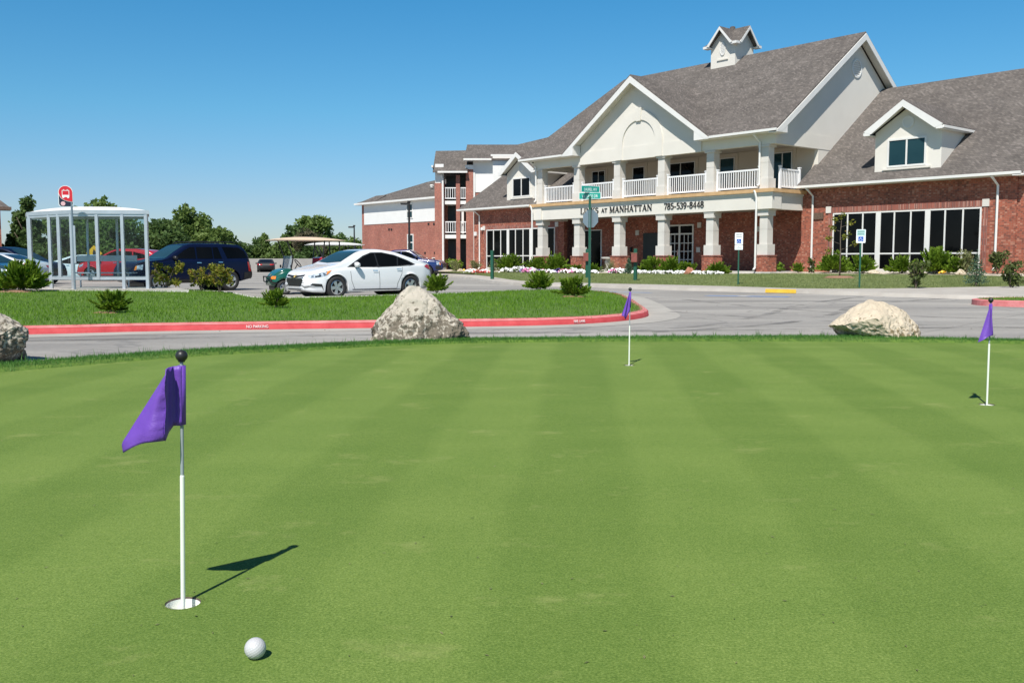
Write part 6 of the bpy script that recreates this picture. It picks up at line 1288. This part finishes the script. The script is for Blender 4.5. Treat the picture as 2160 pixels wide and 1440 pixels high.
flowers('pink_petunias', [(-16.0, -2.5, .5, .28), (-15.4, -2.5, .4, .22), (-14.7, -2.4, .35, .2), (-12.9, -2.3, .35, .25), (-9.0, -2.1, .22, .3), (-12.2, -2.4, .3, .2)], 'petal_pink', 'pink petunias in the bed before the porch', 150)
flowers('purple_petunias', [(-16.6, -2.4, .3, .25), (-15.0, -2.6, .3, .2), (-13.7, -2.1, .3, .28), (-21.3, -2.2, .35, .2)], 'petal_purple', 'purple petunias in the bed before the porch', 150)
flowers('red_flowers', [(-21.2, -2.5, .45, .2), (-20.6, -2.5, .4, .18)], 'petal_red', 'red flowers at the left of the flower bed', 150); flowers('yellow_flowers', [(-.3, 1.0, .25, .15), (8.9, 1.3, .13, .12), (-27.5, 1.0, .2, .15), (-24.5, .9, .2, .15)], 'petal_yellow', 'small yellow flowers along the walls', 150)
flv, flf = [], []
for u, v, r, h in wsp + [(-16.0, -2.5, .5, .28), (-15.0, -2.5, .5, .2), (-12.9, -2.3, .4, .25), (-21.0, -2.4, .5, .2)]:
    a_, b_ = leaf_cloud(int(abs(u) * 100), [(0, 0, h * .4, r * .95, r * .95, h * .55)], int(260 * r), .045, .5, .3); x, y = uv(u, v); a_ = a_ + np.array([x, y, bed_z(u, v) + .02]); flf.append(b_ + sum(len(q) for q in flv)); flv.append(a_)
tag(npmesh('petunia_leaves', np.concatenate(flv), np.concatenate(flf), 'shrub_dark'), 'green leaves under the petunias', 'foliage', kind='stuff')
# pale stones in the bed
def stone(u, v, s, label, seed): o = boulder('garden_stone', [(-.3, 0, 0), (.3, 0, 0), (0, -.2, 0), (0, .22, 0), (-.12, 0, .16), (.1, .03, .18), (-.2, -.1, .08), (.22, .1, .1)], tuple(uv(u, v)) + (bed_z(u, v),), u, 'rock_tan', label, seed, .02, 2); o.scale = (s, s, s); o['category'] = 'stone'; o['group'] = 'pale stones in the planting bed'
stone(-25.6, .4, 1.6, 'pale stone under the left wing windows', 31); stone(-27.4, .6, 1.5, 'pale stone near the left brick corner', 32); stone(-22.9, -.2, 1.5, 'pale stone left of the white blooms', 33); stone(9.9, .9, 1.5, 'pale splash block at the foot of the right downspout', 34); stone(5.6, .95, 1.2, 'pale stone under the middle of the big right windows', 35)

# sapling on the lawn
SP = empty('sapling_tree', tuple(uv(1.9, .2)) + (.36,)); tag(SP, 'thin young tree with sparse leaves before the big right wing windows', 'tree')
SP.location = (14.55, 42.2, .36)
m = MB().tube([(0, 0, -.05), (.01, 0, 1.0), (-.02, .01, 1.9), (.03, 0, 2.75)], [.035, .028, .02, .006], 7); tips = []
for z, a, L in ((.95, 2.9, .5), (1.2, .3, .7), (1.45, 3.4, .55), (1.7, .8, .55), (1.6, 5.0, .4), (2.0, 2.6, .4), (2.2, .2, .45), (2.4, 3.6, .3)):
    e = (L * math.cos(a), L * math.sin(a) * .6, z + L * .45); m.tube([(0, 0, z), (e[0] * .5, e[1] * .5, z + L * .16), e], [.013, .009, .004], 5); tips.append(e)
m.build('trunk', 'bark', SP, True); npmesh('crown', *leaf_cloud(61, [(x, y, z, .17, .15, .15) for x, y, z in tips] + [(.03, 0, 2.7, .12, .12, .2)], 330, .055, .55, .2), 'shrub_gold', SP)
mu = MB(); mu.grid([[(q * math.cos(a), q * math.sin(a), h) for q, h in ((0, .07), (.45, .06), (.7, -.03))] for a in [2 * math.pi * k / 20 for k in range(21)]]); o = mu.build('mulch_ring', 'mulch', None, True); o.location = (14.5, 42.1, .35); tag(o, None, None, None, 'stuff')

# trees beyond the parking lot
def tree(x, y, h, wd, label, seed, m='leaf_tree', n=3200, ls=.2, base=.12, kind='round', extra=()):
    rg = random.Random(seed); root = empty('tree', (x, y, -.1), 0); tag(root, label, 'tree', 'trees beyond the parking lot'); bl = []
    if kind == 'round':
        for i in range(38):
            t = rg.uniform(0, 1); a = rg.uniform(0, 6.28); prof_ = math.sqrt(max(0, 1 - ((t - .38) / .64) ** 2)) ** .8; q = wd / 2 * prof_ * math.sqrt(rg.uniform(.05, 1)) * .78; r = wd * rg.uniform(.12, .2); bl.append((q * math.cos(a), q * math.sin(a), h * (base + (.93 - base) * t) - r * .3, r, r, r * .85))
    elif kind == 'cone':
        for i in range(30):
            t = rg.uniform(0, 1) ** .9; a = rg.uniform(0, 6.28); q = wd / 2 * (1 - t) ** .75 * rg.uniform(.2, .85); r = wd * .17 * (1 - t * .62); bl.append((q * math.cos(a), q * math.sin(a), h * (base + (.95 - base) * t), r, r, r * 1.1))
    bl += list(extra); npmesh('crown', *leaf_cloud(seed, bl, int(n * 1.7), ls * 1.12, .6, .35), m, root)
    t = MB().tube([(0, 0, 0), (.05 * wd * .2, 0, h * .35), (0, .1, h * .75)], [h * .028, h * .02, h * .006], 8)
    for i in range(7):
        a = rg.uniform(0, 6.28); z = h * rg.uniform(.2, .5); L = wd * rg.uniform(.25, .4) * (.5 if kind == 'cone' else .9); t.tube([(0, 0, z), (L * .5 * math.cos(a), L * .5 * math.sin(a), z + h * .12), (L * math.cos(a), L * math.sin(a), z + h * .26)], [h * .011, h * .008, h * .003], 6)
    t.build('trunk', 'bark', root, True); return root
tree(-34.0, 67, 5.7, 5.0, 'dark pointed tree left of the shelter beside the brick corner', 71, 'leaf_dark', 6200, .16, .02, 'cone')
tree(-37.8, 80, 5.2, 5.0, 'broad tree low behind the dark pointed one at the left edge', 72, 'leaf_tree', 2600, .2)
tree(-39.5, 95, 6.2, 6.5, 'green tree seen through the left bays of the shelter', 73, 'leaf_tree', 3400, .2, .04)
tree(-43.2, 100, 8.0, 8.0, 'tree with rounded top rising over the shelter roof', 74, 'leaf_tree', 4200, .22, .05)
tree(-36.0, 98, 5.6, 6.5, 'dark tree seen through the right bays of the shelter', 75, 'leaf_dark', 3400, .2, .03)
tree(-39.5, 118, 5.4, 6.0, 'pale green tree just right of the shelter', 76, 'leaf_tree', 2800, .2, .03)
tree(-36.6, 108, 7.4, 6.2, 'tallest full green tree above the navy SUV', 77, 'leaf_tree', 5600, .21, .03)
tree(-33.0, 106, 5.2, 4.8, 'lower green tree on the right shoulder of the tallest one', 78, 'leaf_tree', 3200, .2, .03)
tree(-30.6, 116, 4.0, 4.0, 'small green tree before the gap in the tree line', 79, 'leaf_dark', 2200, .2, .02)
tree(-28.6, 110, 4.2, 4.4, 'bright cedar left of the broad spreading tree', 80, 'leaf_tree', 2800, .18, .0, 'cone')
tree(-27.0, 118, 5.6, 4.6, 'dark tree behind the bright cedar', 81, 'leaf_dark', 3000, .2, .03)
tree(-24.9, 120, 6.9, 6.0, 'broad spreading tree with flat rounded top over the golf carts', 82, 'leaf_tree', 3600, .22, .40)
tree(-24.2, 114, 4.9, 5.4, 'half bare brownish tree under the broad spreading one', 83, 'leaf_brown', 1900, .16, .05)
tree(-26.2, 108.5, 3.3, 3.6, 'low bright bush before the brownish tree', 84, 'leaf_tree', 2000, .18, .0)
tree(-21.0, 116, 4.4, 4.6, 'green tree left of the small far lamp pole', 85, 'leaf_dark', 2600, .2, .02)
tree(-19.0, 112, 3.8, 4.2, 'low tree between the golf cart roofs and the far lamp pole', 86, 'leaf_tree', 2400, .2, .02)
tree(-17.4, 118, 4.7, 4.4, 'tree with spiky top next to the apartment corner', 87, 'leaf_tree', 2600, .19, .02, 'cone')
tree(-23.2, 108.5, 2.9, 4.2, 'low bush behind the white golf cart roof', 88, 'leaf_dark', 2000, .18, .0)
tree(-31.5, 108.2, 3.2, 4.6, 'low dark bush under the shoulder of the tallest tree', 89, 'leaf_dark', 2200, .18, .0)
tree(-44.5, 110, 4.6, 6.0, 'low tree far left behind the white cars', 90, 'leaf_dark', 2600, .2, .0)
tree(-49.5, 112, 5.5, 7.0, 'tree filling the gap behind the brick corner', 91, 'leaf_tree', 2800, .2, .0)
